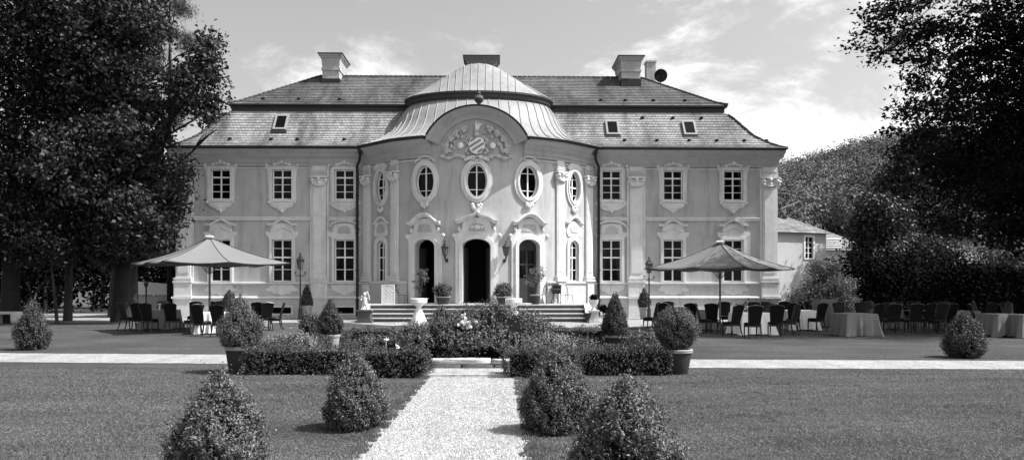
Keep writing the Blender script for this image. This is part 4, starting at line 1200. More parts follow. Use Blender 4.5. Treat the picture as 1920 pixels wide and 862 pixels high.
# blooms
def bloom(px,py,Y,r,n,label,name='hydrangea_bloom'):
    random.seed(int(px)); p=at(px,py,Y); mb=MB()
    for k in range(n): mb.ball((random.gauss(0,r*.45),random.gauss(0,r*.45),random.gauss(0,r*.35)), r*.28, 6,4)
    mb.tube([(0,0,0),(0,0,-p.z+.01)],.006,5)
    o=mb.build(name,M_flower,None,True); o.location=p; return tag(o,label,'flower','pale blooms in the rose bed')
bloom(874,608,16.6,.14,40,'largest white flower head, beside the stone ball')
bloom(724,638,17.4,.055,16,'single white flower head above the left hedge')
bloom(868,592,17,.07,16,'small white flower head at the top of the bed')
bloom(744,650,15.7,.06,14,'tiny white flower head low behind the left hedge')
p=at(888,608,16.7)
mb=MB(); mb.ball((0,0,p.z),.13,20,14); mb.lathe([(.1,0),(.05,.1),(.04,p.z-.2),(.08,p.z-.12)],(0,0,0),12)
o=mb.build('garden_ball',M_riser,None,True); o.location=(p.x,p.y,0); tag(o,'dark stone ball on a slim post among the roses','garden ornament')

# stone edging in front of the roses: individual rough blocks
def rough_block(name,x0,x1,y0,y1,z0,z1,seed,m=M_rock):
    rs=random.Random(seed); bm=bmesh.new(); bmesh.ops.create_cube(bm,size=1)
    bmesh.ops.subdivide_edges(bm,edges=bm.edges[:],cuts=3,use_grid_fill=True)
    for v in bm.verts:
        v.co.x=v.co.x*(x1-x0)*(1-.04*abs(v.co.z)*2)+rs.uniform(-.012,.012); v.co.y=v.co.y*(y1-y0)+rs.uniform(-.012,.012); v.co.z=v.co.z*(z1-z0)*(1-.12*(abs(v.co.x)*2/(x1-x0))**4)+rs.uniform(-.01,.01)
    bmesh.ops.smooth_vert(bm,verts=bm.verts,factor=.3)
    me=bpy.data.meshes.new(name); bm.to_mesh(me); bm.free(); me.materials.append(m)
    for p_ in me.polygons: p_.use_smooth=True
    o=bpy.data.objects.new(name,me); COL.objects.link(o); o.location=((x0+x1)/2,(y0+y1)/2,(z0+z1)/2); return o
blocks=[(-1.62,-.42,.115,.215,'long pale capstone, left part of the bed edging'),(-.40,.16,.115,.205,'short pale capstone, right part of the bed edging'),
        (-1.6,-1.0,.0,.11,'lower rough stone at the left of the bed edging'),(-.98,-.36,.0,.11,'lower rough stone in the middle of the bed edging'),(-.34,.14,.0,.11,'lower rough stone at the right of the bed edging')]
for i,(a_,b_,z0,z1,lb) in enumerate(blocks):
    o=rough_block('edging_stone',a_,b_,15.62 if z0 else 15.66,15.95,z0,z1,i); tag(o,lb,'stone','stones edging the rose bed')

# ------------------------------------------------------------------ potted plants
def pot_prof(w,h): return [(w*.34,0),(w*.36,.02),(w*.43,h*.55),(w*.47,h*.86)]
def potted(name,px,Y,potw,poth,pw,ph,kind,label,n,leaf,m,mpot,mrim,seed,z=0,cat='potted plant',group=None,rough=.06,spr=.08,local=None,per=7,soft=0):
    loc=(gx(px,Y),Y,z) if local is None else tuple(l2w(*local))
    e=empty(name,loc,0,label,cat,group)
    mb=MB(); mb.lathe(pot_prof(potw,poth),n=24); pt=mb.build('pot',mpot,e,True)
    MB().lathe([(potw*.47,poth*.86),(potw*.5,poth*.87),(potw*.52,poth*.98),(potw*.5,poth),(potw*.45,poth),(potw*.44,poth*.9)],n=24).build('pot_rim',mrim,pt,True)
    MB().lathe([(potw*.44,poth*.88),(potw*.44,poth*.93)],n=20).build('soil',M_soil,e)
    bush_mesh(pw,ph,kind,n,leaf,m,'foliage',e,per,poth*.95+soft,rough,spr,seed)
    return e
G_par='potted bushes at the corners of the rose bed'
potted('potted_box',450,15.2,.56,.50,.80,.97,'cone','large potted bush at the left end of the front hedge',4600,.028,M_box,M_pot,M_potrim,41,group=G_par,rough=.08,spr=.1)
potted('potted_box',1268,15.0,.60,.46,.76,.80,'round','large ball-shaped potted bush at the right end of the front hedge',4600,.028,M_box,M_pot,M_potrim,42,group=G_par,rough=.06,spr=.1)
potted('potted_box',619,19.8,.5,.46,.60,.86,'cone','smaller potted cone behind the left lavender',2400,.036,M_boxd,M_potl,M_potrim,43,group=G_par)
potted('potted_box',1153,19.6,.56,.46,.66,1.05,'spire','dark smooth potted cone behind the right hedge',3000,.03,M_boxd,M_pot,M_potl,44,group=G_par,rough=.03,spr=.05)
G_wall='potted cones along the facade'
potted('potted_cone',430,41.2,.5,.6,.68,.95,'cone','potted clipped cone under the left parasol against the wall',900,.07,M_boxd,M_potl,M_potrim,45,group=G_wall,rough=.04)
potted('potted_cone',575,41.2,.55,.72,.58,1.08,'spire','dark potted cone beside the left street lamp',900,.07,M_boxd,M_potl,M_potrim,46,group=G_wall,rough=.04)
potted('potted_cone',1208,41.2,.55,.62,.62,1.0,'cone','dark potted cone beside the right street lamp',900,.07,M_boxd,M_potl,M_potrim,47,group=G_wall,rough=.04)
G_ter='potted plants on the terrace'
def onfront(u,o): x,y,_=SF.map(u,0,o); return (x,y,TZ)
potted('potted_shrub',0,0,.72,.38,.82,.72,'round','round shrub in a wide pot left of the centre door',900,.06,M_willow,M_pot,M_potl,48,group=G_ter,local=onfront(-1.5,.62),rough=.1,soft=-.06)
potted('potted_shrub',0,0,.72,.38,.82,.72,'round','round shrub in a wide pot right of the centre door',900,.06,M_box,M_pot,M_potl,49,group=G_ter,local=onfront(1.2,.66),rough=.1,soft=-.06)
# airy potted trees
def airy(px,Y,label,seed,hh,ww,z,potw,poth,blobsn=10,mm=M_willow,mp=M_pot):
    random.seed(seed); e=empty('potted_tree',(gx(px,Y),Y,z),0,label,'potted plant',G_ter)
    pt=MB().lathe(pot_prof(potw,poth),n=20).build('pot',mp,e,True)
    MB().lathe([(potw*.47,poth*.86),(potw*.52,poth*.88),(potw*.54,poth),(potw*.44,poth)],n=20).build('pot_rim',M_potl,pt,True)
    bl=[(random.uniform(-.5,.5)*ww,random.uniform(-.5,.5)*ww*.7,poth+hh*(.25+.7*random.random()),ww*.22,ww*.22,ww*.24) for _ in range(blobsn)]
    mb=MB()
    for b in bl: mb.tube([(0,0,poth*.8),(b[0]*.3,b[1]*.3,poth+(b[2]-poth)*.5),b[:3]],[.02,.014,.006],5)
    mb.build('stem',M_bark,e,True)
    cloud(bl,900,.075,mm,'foliage',e,seed,clump=.07,per=12)
airy(788,38.6,'small airy tree in a low pot before the left door',51,1.35,.5,TZ,.75,.3)
airy(1004,39.0,'small airy tree in a tapered pot before the right door',52,1.35,.75,TZ,.5,.48,16)

# ------------------------------------------------------------------ stretch-cover bar tables, statues, urns
def bartable(px,Y,label):
    o=MB(); prof=[(.40,0),(.33,.2),(.22,.5),(.10,.78),(.13,.83),(.30,.95),(.355,1.0),(.355,1.16),(.34,1.17)]
    o.lathe(prof,(0,0,0),28,lambda a,z:1+.10*math.cos(4*a)*max(0,(.6-z)/.6))
    t=o.build('bar_table_cover',M_cloth,None,True); t.location=(gx(px,Y),Y,0); return tag(t,label,'table cover','hourglass bar tables before the steps')
bartable(785,33.6,'white hourglass stretch cover over a bar table before the left steps')
bartable(963,33.6,'white hourglass covered bar table half hidden behind the roses')
e=empty('cherub_statue',(gx(684,37),37,0),0,'pale cherub statue on a square stone pedestal left of the steps','statue')
MB().box(-.36,.36,-.3,.3,0,.12).box(-.3,.3,-.26,.26,.12,.52).box(-.36,.36,-.3,.3,.52,.6).build('pedestal',M_riser,e)
mb=MB(); mb.tube([(-.08,-.05,.60),(-.1,-.02,.75),(-.05,0,.9)],[.05,.06,.08],8); mb.tube([(.1,-.03,.6),(.09,-.02,.75),(.03,0,.9)],[.05,.06,.08],8)
mb.tube([(0,0,.86),(0,0,1.02),(0,0,1.16),(0,0,1.2)],[.1,.115,.1,.04],10); mb.ball((0,-.01,1.29),.088,12,8,(1,1,1.12))
mb.tube([(-.1,0,1.14),(-.2,-.05,1.05),(-.14,-.14,1.08)],[.04,.035,.025],7); mb.tube([(.1,0,1.14),(.2,-.02,1.22),(.14,-.05,1.36)],[.04,.035,.025],7)
mb.ball((.12,-.05,1.4),.05,8,6); mb.ball((0,.03,1.34),.08,8,6,(1.05,1,.9))
mb.tube([(.02,.08,1.1),(.16,.14,1.2),(.2,.14,1.05)],[.03,.05,.02],6); mb.tube([(-.02,.08,1.1),(-.16,.14,1.2),(-.2,.14,1.05)],[.03,.05,.02],6)
mb.build('figure',M_marble,e,True)
e=empty('urn_planter',(gx(1113,37.4),37.4,0),0,'stone urn with a dark plant on a pedestal right of the steps','urn')
MB().box(-.26,.26,-.26,.26,0,.1).box(-.21,.21,-.21,.21,.1,.5).box(-.26,.26,-.26,.26,.5,.57).build('pedestal',M_stone,e)
MB().lathe([(.14,.57),(.12,.62),(.06,.67),(.08,.72),(.2,.88),(.23,1.02),(.25,1.06),(.2,1.05)],n=18).build('urn',M_marble,e,True)
bush_mesh(.34,.28,'round',350,.05,M_leafD,'foliage',e,5,1.02,.1,.06,61)
e=MB(); e.lathe([(.1,0),(.09,.05),(.05,.12),(.12,.25),(.17,.42),(.2,.46),(.15,.45)],n=16)
o=e.build('small_urn',M_pot,None,True); o.location=(gx(1102,36.9),36.9,0); tag(o,'small dark urn at the foot of the right cheek wall','urn')
e=empty('small_topiary',(gx(1131,33),33,0),0,'tiny dark ball topiary beside the urn','topiary')
MB().tube([(0,0,0),(0,0,.7)],.02,6).build('stem',M_bark,e); bush_mesh(.3,.3,'round',300,.05,M_leafD,'crown',e,5,.62,.05,.05,62)

# ------------------------------------------------------------------ terrace furniture
def strips(pts,r=.014,mb=None,n=5): return (mb or MB()).tube(pts,r,n)
def bistro_chair(loc,rz,label,m=M_iron):
    e=empty('metal_chair',loc,rz,label,'metal chair','metal chairs on the terrace')
    mb=MB()
    for x,y in ((-.2,-.2),(.2,-.2),(.2,.2),(-.2,.2)): mb.tube([(x*1.15,y*1.2,0),(x,y,.45)],.014,5)
    mb.build('chair_frame',m,e); mb=MB()
    mb.tube([(.2*math.cos(a)*1.1,.2*math.sin(a)*1.1,.45) for a in [2*math.pi*k/16 for k in range(17)]],.014,5)
    for k in range(-3,4): mb.tube([(k*.055,-.19,.45),(k*.055,.19,.45)],.008,4)
    mb.build('seat',m,e); mb=MB()
    mb.tube([(-.2,.2,.45),(-.22,.26,.75),(-.14,.3,.93),(0,.31,.98),(.14,.3,.93),(.22,.26,.75),(.2,.2,.45)],.014,5)
    for k in range(-2,3): mb.tube([(k*.06,.2,.47),(k*.08,.27,.78),(k*.05,.3,.93)],.008,4)
    mb.build('backrest',m,e); return e
bistro_chair(tuple(l2w(4.5,-3.0,TZ)),R(30),'black iron chair on the terrace, right of the bistro table')
bistro_chair(tuple(l2w(3.15,-3.3,TZ)),R(-70),'black iron chair on the terrace, left of the bistro table')
bistro_chair(tuple(l2w(-3.75,-3.0,TZ)),R(80),'black iron chair on the terrace, between the white screen and left door')
e=empty('bistro_table',tuple(l2w(3.85,-3.1,TZ)),0,'small iron bistro table on the right of the terrace','table')
MB().lathe([(.34,.70),(.35,.72),(.34,.735)],n=24).build('tabletop',M_riser,e)
mb=MB()
for k in range(3):
    a=2*math.pi*k/3; mb.tube([(.3*math.cos(a),.3*math.sin(a),0),(.08*math.cos(a),.08*math.sin(a),.4),(.2*math.cos(a),.2*math.sin(a),.70)],.014,5)
mb.build('table_frame',M_iron,e)
e=empty('planter_box',tuple(l2w(4.05,-2.5,TZ+.0)),0,'dark square planter on a metal stand by the right bay wall','planter')
MB().box(-.2,.2,-.15,.15,.5,.95).build('box',M_flash,e)
mb=MB(); [mb.tube([(x,y,0),(x,y,.5)],.014,5) for x in (-.19,.19) for y in (-.14,.14)]; mb.build('stand',M_iron,e)
# white filigree screen / bench back
e=empty('filigree_screen',tuple(l2w(-4.35,-3.6,TZ)),R(-4),'white openwork metal screen at the left of the terrace','screen')
mb=MB(); random.seed(5)
for ix in range(3):
    for iz in range(5):
        cx_,cz_=-.2+.2*ix,.1+.18*iz
        for rr in (.085,.05): mb.tube([(cx_+rr*math.cos(a),0,cz_+rr*math.sin(a)) for a in [2*math.pi*k/10+ix for k in range(11)]],.009,4)
        mb.tube([(cx_-.1,0,cz_-.09),(cx_+.1,0,cz_+.09)],.012,4); mb.tube([(cx_+.1,0,cz_-.09),(cx_-.1,0,cz_+.09)],.012,4)
mb.build('openwork',M_frame,e)
mb=MB(); mb.tube([(-.31,0,0),(-.31,0,.94),(.31,0,.94),(.31,0,0)],.018,6); mb.build('frame',M_frame,e)
mb=MB(); mb.tube([(.34,.05,0),(.4,.3,.9)],.014,5); mb.tube([(-.3,.3,0),(-.3,.05,.5)],.014,5)
for k in range(6): mb.tube([(.36+.01*k,.08+.03*k,.1+.13*k),(.5,.2,.1+.13*k)],.01,4)
mb.build('side_rails',M_leadg,e)

# ------------------------------------------------------------------ lanterns and lamps
def lantern_head(mbi,mbg,z,s=1.0):
    mbi.lathe([(.02*s,z),(.09*s,z+.02),(.1*s,z+.05)],n=6)
    for k in range(6):
        a=2*math.pi*k/6; mbi.tube([(.1*s*math.cos(a),.1*s*math.sin(a),z+.05),(.17*s*math.cos(a),.17*s*math.sin(a),z+.42*s)],.01*s+.003,4)
    mbi.lathe([(.20*s,z+.42*s),(.21*s,z+.45*s),(.13*s,z+.52*s),(.09*s,z+.60*s),(.05*s,z+.62*s),(.03*s,z+.68*s),(.045*s,z+.72*s),(.01*s,z+.80*s)],n=6)
    mbg.lathe([(.09*s,z+.05),(.155*s,z+.42*s)],n=6)
def wall_lantern(u,label):
    x,y,z=SF.map(u,2.95,.02); th=u/RA
    e=empty('wall_lantern',tuple(l2w(x,y,z)),BY+th,label,'wall lantern','lanterns flanking the centre door')
    a,b=MB(),MB(); lantern_head(a,b,.22,1.0)
    for m_ in (a,b): m_.v=[(x_,y_-.36,z_) for x_,y_,z_ in m_.v]
    a.build('lantern_frame',M_iron,e); b.build('lantern_glass',M_lamp,e)
    MB().tube([(0,-.0,.0),(0,-.12,-.06),(0,-.28,.0),(0,-.36,.12),(0,-.36,.23)],[.03,.022,.03,.04,.05],7).ball((0,-.0,.02),.07,8,6,(1,.4,1.6)).build('bracket',M_iron,e,True)
wall_lantern(-1.48,'black wall lantern left of the centre door, on the shaded wall')
wall_lantern(1.38,'black wall lantern right of the centre door, casting a long shadow')
def street_lamp(px,Y,H,label):
    e=empty('street_lamp',(gx(px,Y),Y,0),0,label,'street lamp','street lamps before the facade')
    mb=MB(); mb.lathe([(.13,0),(.13,.12),(.1,.2),(.1,.55),(.06,.62),(.055,.9),(.04,1.0),(.035,H-1.15),(.06,H-1.12),(.03,H-1.05),(.03,H-.85)],n=12)
    mb.build('post',M_iron,e,True)
    mb=MB()
    for s in (-1,1): mb.tube([(0,0,H-1.1),(s*.1,0,H-1.2),(s*.24,0,H-1.12),(s*.26,0,H-1.0),(s*.2,0,H-.98)],.022,6)
    mb.ball((-.24,0,H-1.0),.04,8,6).ball((.24,0,H-1.0),.04,8,6); mb.build('scroll_arms',M_iron,e,True)
    a,b=MB(),MB(); lantern_head(a,b,H-.85,1.08); a.build('lantern_frame',M_iron,e); b.build('lantern_glass',M_lamp,e)
street_lamp(563,40.6,3.4,'black lantern lamp post beside the left window column')
street_lamp(1217,40.6,3.2,'black lantern lamp post partly behind the tip of the right parasol')

# ------------------------------------------------------------------ parasols
def parasol(px,Y,zE,zA,half,rot,label,polex=0):
    e=empty('parasol',(gx(px,Y),Y,0),0,label,'parasol','large square parasols over the tables')
    # eight ribs: corners far, mids nearer
    dirs=[]
    for k in range(8):
        a=rot+math.pi/4*k; r=half if k%2==0 else half*.7071*1.0
        dirs.append((a,r))
    mb=MB(); vs=[(0,0,zA)]; rows=6
    for i in range(1,rows+1):
        t=i/rows
        for k in range(32):
            seg=k/4; k0=int(seg)%8; f=seg-int(seg); a0,r0=dirs[k0]; a1,r1=dirs[(k0+1)%8]
            p0=Vector((r0*math.cos(a0),r0*math.sin(a0))); p1=Vector((r1*math.cos(a1 if k0<7 else a1+2*math.pi),r1*math.sin(a1)))
            p=p0.lerp(p1,f)*t
            z=zA+(zE-zA)*(t**1.0) ; z-= .10*math.sin(math.pi*f)*t*(1-t*.3) ; z-= .12*math.sin(math.pi*t)
            if t==1: p*= (1-.035*math.sin(math.pi*f))
            vs.append((p.x,p.y,z))
    fs=[(0,1+k,1+(k+1)%32) for k in range(32)]
    for i in range(rows-1):
        for k in range(32): a_=1+i*32+k; b_=1+i*32+(k+1)%32; fs.append((a_,a_+32,b_+32,b_))
    cn=mb.add(vs,fs).build('canopy',M_canvas,e,False)
    for p_ in cn.data.polygons: p_.use_smooth=True
    sh=cn.data; sh.set_sharp_from_angle(angle=R(5.5))
    sb=MB(); V=mb.v
    for k in range(0,32,4): sb.tube([(0,0,zA+.012)]+[(V[1+i*32+k][0],V[1+i*32+k][1],V[1+i*32+k][2]+.012) for i in range(rows)],.010,4)
    sb.tube([V[1+(rows-1)*32+(k%32)] for k in range(33)],.018,4)
    sb.build('seam',M_seam,cn)
    md=cn.modifiers.new('thick','SOLIDIFY'); md.thickness=.012
    MB().lathe([(.16,zA-.03),(.2,zA+.03),(.06,zA+.07)],n=12).build('top_cap',M_frame,cn,True)
    MB().tube([(0,0,0),(0,0,zA-.02)],.04,10).lathe([(.35,0),(.35,.06),(.08,.1),(.06,.3)],n=16).build('pole',M_pole,e,True)
    for k,(a,r) in enumerate(dirs):
        mb=MB(); mb.tube([(.05*math.cos(a),.05*math.sin(a),zA-.08),(r*.5*math.cos(a),r*.5*math.sin(a),zA+(zE-zA)*.5-.18),(r*.97*math.cos(a),r*.97*math.sin(a),zE-.045)],.014,5)
        rb=mb.build('rib',M_pole,e)
        MB().tube([(.05*math.cos(a),.05*math.sin(a),zE-.38),(r*.30*math.cos(a),r*.30*math.sin(a),zE+(zA-zE)*.66-.14)],.012,5).build('strut',M_pole,rb)
    return e
parasol(393,30,2.52,3.5,3.15,R(-90-7),'pale square parasol over the left dining tables, before the left wing')
parasol(1350,31.5,2.36,3.4,3.0,R(-90+2),'pale square parasol over the right dining tables, before the right wing')

# ------------------------------------------------------------------ chairs and tables
def make_chair():
    e=empty('dining_chair',(0,0,0),0)
    e['category']='chair'
    # chair faces -y locally (back at +y)
    bm=bmesh.new(); bmesh.ops.create_cube(bm,size=1,matrix=Matrix.Translation((0,-.02,.45)) @ Matrix.Diagonal((.47,.45,.09,1)))
    bmesh.ops.bevel(bm,geom=bm.edges[:],offset=.035,segments=3,affect='EDGES')
    me=bpy.data.meshes.new('seat'); bm.to_mesh(me); bm.free(); me.materials.append(M_leather)
    for p_ in me.polygons: p_.use_smooth=True
    o=bpy.data.objects.new('seat',me); COL.objects.link(o); o.parent=e
    MB().box(-.22,.22,-.22,.2,.36,.42).build('seat_frame',M_chairw,e)
    for s in (-1,1):
        MB().tube([(s*.2,-.2,.4),(s*.2,-.21,.2),(s*.19,-.22,0)],[.026,.022,.017],6).build('leg',M_chairw,e,True)
        MB().tube([(s*.19,.18,.42),(s*.2,.22,.2),(s*.22,.30,0)],[.026,.023,.018],6).build('leg',M_chairw,e,True)
    # back: tapered upholstered panel with arched top, in a wooden frame
    def bp(x,z,o_): 
        y=.19+.16*max(0,(z-.42)/.62)**1.3 - .03*math.cos(x/.24*1.4); return (x,y+o_,z)
    rows=8; cols=8; mb=MB()
    def W(t): return .175+.06*t
    for side,o_ in ((0,-.022),(1,.022)):
        vs=[]; 
        for i in range(rows+1):
            t=i/rows
            for j in range(cols+1):
                f=-1+2*j/cols; x=W(t)*f; ztop=1.0+.045*math.cos(f*math.pi/2); z=.50+(ztop-.50)*t; vs.append(bp(x,z,o_*(1-.6*abs(f)**4)))
        fs=[(i*(cols+1)+j,i*(cols+1)+j+1,(i+1)*(cols+1)+j+1,(i+1)*(cols+1)+j) for i in range(rows) for j in range(cols)]
        mb.add(vs,fs)
    mb.build('backrest',M_leather,e,True)
    mb=MB()
    for s in (-1,1): mb.tube([bp(s*.175,.40,0),bp(s*.19,.6,0),bp(s*.215,.85,0),bp(s*.24,1.0,0)],[.022,.02,.02,.018],6)
    mb.tube([bp(-.24,1.0,0),bp(-.17,1.03,0),bp(0,1.055,0),bp(.17,1.03,0),bp(.24,1.0,0)],.021,6)
    mb.build('back_frame',M_chairw,e,True)
    return e
proto=make_chair(); used=[False]
def chair(px,Y,rz,label,group):
    loc=(gx(px,Y),Y,0)
    if not used[0]:
        used[0]=True; proto.location=loc; proto.rotation_euler=(0,0,rz); proto['label']=label; proto['group']=group; return
    copy_thing(proto,loc,rz,label,group)
# rz: 0 = faces the camera (back away); pi = back to the camera
GL='chairs round the left dining tables'; GR='chairs round the right dining tables'; GS='chairs round the shaded tables'
PI=math.pi
for a in [(240,30.6,R(80),'outermost chair of the left group, seen side-on beside the thick trunk'),
          (262,29.6,PI+.15,'dark chair with its back to us, second from the left end of the left group'),
          (281,29.0,PI-.1,'dark chair with its back to us, left of the grey-clothed table gap'),
          (324,29.3,PI+.05,'wide-backed dark chair with its back to us, between the two left tables'),
          (300,33.5,0.1,'chair on the far side of the grey-clothed left table'),
          (361,27.6,PI+.9,'chair turned three-quarter, just left of the white left tablecloth'),
          (379,26.9,PI-.25,'near chair with its back to us, left of the chair with the see-through back'),
          (413,26.4,PI-.02,'nearest chair of the left group, back to us against the white cloth'),
          (364,32.0,.2,'far chair seen above the left white table, next to the parasol pole'),
          (384,33.0,-.9,'far chair turned sideways behind the parasol pole'),
          (408,33.2,0.0,'far chair directly under the clipped cone'),
          (442,30.4,R(-80),'chair at the right end of the white left table, against the potted bush'),
          (483,31.4,PI+.3,'chair just right of the potted bush, left of three'),
          (497,31.0,PI+.6,'chair just right of the potted bush, middle of three'),
          (516,30.4,R(-82),'side-on chair at the right end of the left group, legs on the gravel edge')]:
    chair(*a,GL)
for a in [(1220,30.5,PI+1.0,'leftmost chair of the right group, beside the right lamp post'),
          (1237,29.8,PI+.3,'chair with a pale arched top rail, second from the left of the right group'),
          (1257,32.0,.1,'chair half hidden behind the ball-shaped potted bush'),
          (1291,29.3,PI+.02,'dark chair standing by itself with its back to us, left of the parasol pole'),
          (1322,28.6,R(75),'side-on chair left of the parasol pole, turned to the right'),
          (1335,28.8,PI-.3,'dark chair with its back to us, immediately left of the parasol pole'),
          (1362,31.6,0.0,'far chair behind the right parasol pole'),
          (1372,26.4,PI+.5,'near chair turned three-quarter left of the right white tablecloth'),
          (1411,25.7,PI+.02,'nearest chair of the right group, back to us against the white cloth'),
          (1454,26.2,PI-.15,'chair with a curved pale top rail, right of the white right tablecloth'),
          (1478,27.4,R(-85),'side-on chair at the right end of the white right table'),
          (1420,31.0,.1,'far chair above the right white table, seen past the nearest chair'),
          (1446,31.5,.3,'far chair behind the chair with the curved pale rail'),
          (1466,33.0,PI,'far chair in shade before the corner pilaster')]:
    chair(*a,GR)
for a in [(1500,32.5,PI+.1,'shaded chair just right of the corner pilaster'),
          (1522,32.0,R(60),'shaded chair turned to the tall draped table'),
          (1568,33.5,.2,'shaded chair between the tall draped table and the big grey cloth'),
          (1650,29.5,R(-70),'shaded side-on chair right of the big grey cloth'),
          (1642,33.0,.4,'shaded far chair above the big grey cloth table edge'),
          (1694,29.6,R(80),'shaded side-on chair left of the bare table'),
          (1712,28.6,PI,'shaded chair with its back to us before the bare table'),
          (1733,29.2,PI+.35,'shaded chair turned slightly, before the bare table'),
          (1752,31.2,R(-75),'shaded chair at the right end of the bare table'),
          (1718,33.2,0,'shaded far chair behind the bare table'),
          (1487,29.2,PI-.2,'shaded chair between the side-on chair and the tall draped table'),
          (1531,29.6,PI+.4,'shaded chair left of the big grey cloth, back to us'),
          (1580,30.5,.1,'shaded chair rising behind the big grey cloth, left half'),
          (1618,30.8,-.2,'shaded chair rising behind the big grey cloth, right half'),
          (1634,28.4,PI+.5,'shaded chair touching the right side of the big grey cloth'),
          (1672,28.2,PI-.1,'shaded chair with its back to us before the cloth with deep folds'),
          (1775,28.8,PI+.1,'shaded chair left of the lone lawn bush, back to us'),
          (1786,31.5,.2,'shaded far chair left of the lone lawn bush'),
          (1758,28.0,R(-60),'shaded chair at the right corner of the bare table, turned left'),
          (1838,28.0,R(75),'shaded side-on chair right of the lone lawn bush'),
          (1690,32.8,.1,'shaded far chair between the folded cloth and the bare table'),
          (1896,30.5,0,'shaded chair behind the grey cloths at the right edge'),
          (1848,30.0,PI+.2,'shaded chair behind the lone right lawn bush'),
          (1842,33,R(70),'shaded far chair right of the lone lawn bush')]:
    chair(*a,GS)
def table(px,Y,w,cloth,label,clabel,h=.74,rot=0,drop=.7,group='dining tables'):
    e=empty('dining_table',(gx(px,Y),Y,0),rot,label,'table',group)
    MB().box(-w/2,w/2,-w/2,w/2,h-.03,h).build('tabletop',M_chairw,e)
    for x in (-1,1):
        for y in (-1,1): MB().tube([(x*(w/2-.08),y*(w/2-.08),0),(x*(w/2-.08),y*(w/2-.08),h-.03)],.028,6).build('leg',M_chairw,e)
    if cloth:
        n=96; vs=[]; fs=[]
        prof=[(1.0,h+.012,0),(1.01,h-.015,.1),(1.05,h-drop*.5,.9),(1.10,h-drop,1.6)]
        vs.append((0,0,h+.014))
        for (r,z,fl) in prof:
            for k in range(n):
                a=2*math.pi*k/n; c_,s_=math.cos(a),math.sin(a); q=(w/2+.012)/max(abs(c_),abs(s_))
                q=min(q,(w/2)*1.36); fold=1+fl*(.045*math.sin(a*13+px)+.03*math.sin(a*22+1)+.05*max(0,math.cos(4*(a-math.pi/4))))
                vs.append((q*r*fold*c_,q*r*fold*s_,max(.015,z-fl*.12*max(0,math.cos(4*(a-math.pi/4)))**3)))
        fs=[(0,1+k,1+(k+1)%n) for k in range(n)]
        for i in range(3):
            for k in range(n): a_=1+i*n+k; b_=1+i*n+(k+1)%n; fs.append((a_,a_+n,b_+n,b_))
        o=MB().add(vs,fs).build('tablecloth',cloth,None,True); o.location=e.location; o.rotation_euler=(0,0,rot); tag(o,clabel,'tablecloth','tablecloths')
    return e
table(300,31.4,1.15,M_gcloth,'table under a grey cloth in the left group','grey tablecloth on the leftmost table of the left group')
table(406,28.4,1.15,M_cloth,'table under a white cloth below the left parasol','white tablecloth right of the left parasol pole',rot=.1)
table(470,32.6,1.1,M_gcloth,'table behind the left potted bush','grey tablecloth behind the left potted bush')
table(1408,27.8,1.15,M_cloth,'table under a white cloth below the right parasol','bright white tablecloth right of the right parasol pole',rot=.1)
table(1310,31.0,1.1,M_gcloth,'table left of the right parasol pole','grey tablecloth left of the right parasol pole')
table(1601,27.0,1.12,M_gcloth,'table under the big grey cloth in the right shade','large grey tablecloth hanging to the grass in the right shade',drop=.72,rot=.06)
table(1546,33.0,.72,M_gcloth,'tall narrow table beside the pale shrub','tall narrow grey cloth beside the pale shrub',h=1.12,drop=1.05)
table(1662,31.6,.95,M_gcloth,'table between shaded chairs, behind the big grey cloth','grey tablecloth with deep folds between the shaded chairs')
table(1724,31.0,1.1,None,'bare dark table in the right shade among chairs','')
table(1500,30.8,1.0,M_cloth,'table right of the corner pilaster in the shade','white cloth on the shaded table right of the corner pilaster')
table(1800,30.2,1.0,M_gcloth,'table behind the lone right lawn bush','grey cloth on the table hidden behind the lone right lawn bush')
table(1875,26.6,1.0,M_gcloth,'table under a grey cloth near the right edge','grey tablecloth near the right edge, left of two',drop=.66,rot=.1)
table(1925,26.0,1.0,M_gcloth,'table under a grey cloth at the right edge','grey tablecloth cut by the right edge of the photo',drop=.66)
# small things on tables
def vase(px,Y,label,h=.755):
    mb=MB(); mb.lathe([(.035,0),(.04,.03),(.025,.1),(.035,.16)],n=10); [mb.ball((random.uniform(-.04,.04),random.uniform(-.04,.04),.2+random.uniform(-.02,.03)),.025,6,4) for _ in range(6)]
    o=mb.build('flower_vase',M_flower,None,True); o.location=(gx(px,Y),Y,h); tag(o,label,'vase','small vases on the tables')
vase(299,31.3,'tiny white vase on the grey-clothed left table'); vase(406,28.3,'tiny white vase on the white left table'); vase(1404,27.7,'tiny white vase on the white right table')
vase(1660,31.5,'tiny white vase on the shaded table with deep folds')

# ------------------------------------------------------------------ trees
def tree(name,label,cat,base,trunk_pts,radii,blobs,n,leaf,mleaf,mbark=M_bark,seed=1,nl=14,group=None,**kw):
    e=empty(name,base,0,label,cat,group); off=Vector(base)
    lb=[(b[0]-off.x,b[1]-off.y,b[2],b[3],b[4],b[5]) for b in blobs]
    lt=[(p[0]-off.x,p[1]-off.y,p[2]) for p in trunk_pts]
    limb_tree(None,lt,radii,lb,mbark,e,nl,seed)
    cloud(lb,n,leaf,mleaf,'crown',e,seed,**kw); return e
random.seed(21)
def rY(a,b): return random.uniform(a,b)
LT=[(40,60,110),(150,60,100),(235,40,75),(280,50,34),(60,190,115),(170,180,105),(238,150,52),(60,330,105),(165,320,100),(232,255,52),(268,205,30),(272,328,54),(325,330,28),(322,395,34),(290,440,36),(330,365,25),
    (190,420,55),(110,415,60),(40,430,60),(265,400,55),(-60,100,120),(-60,280,120),(-50,420,80),(100,-80,130),(240,-60,90),(-50,-60,120),(160,455,30),(75,455,34),(345,320,12),(340,300,14)]
LT+=[(225,445,36),(262,468,28),(208,480,22)]
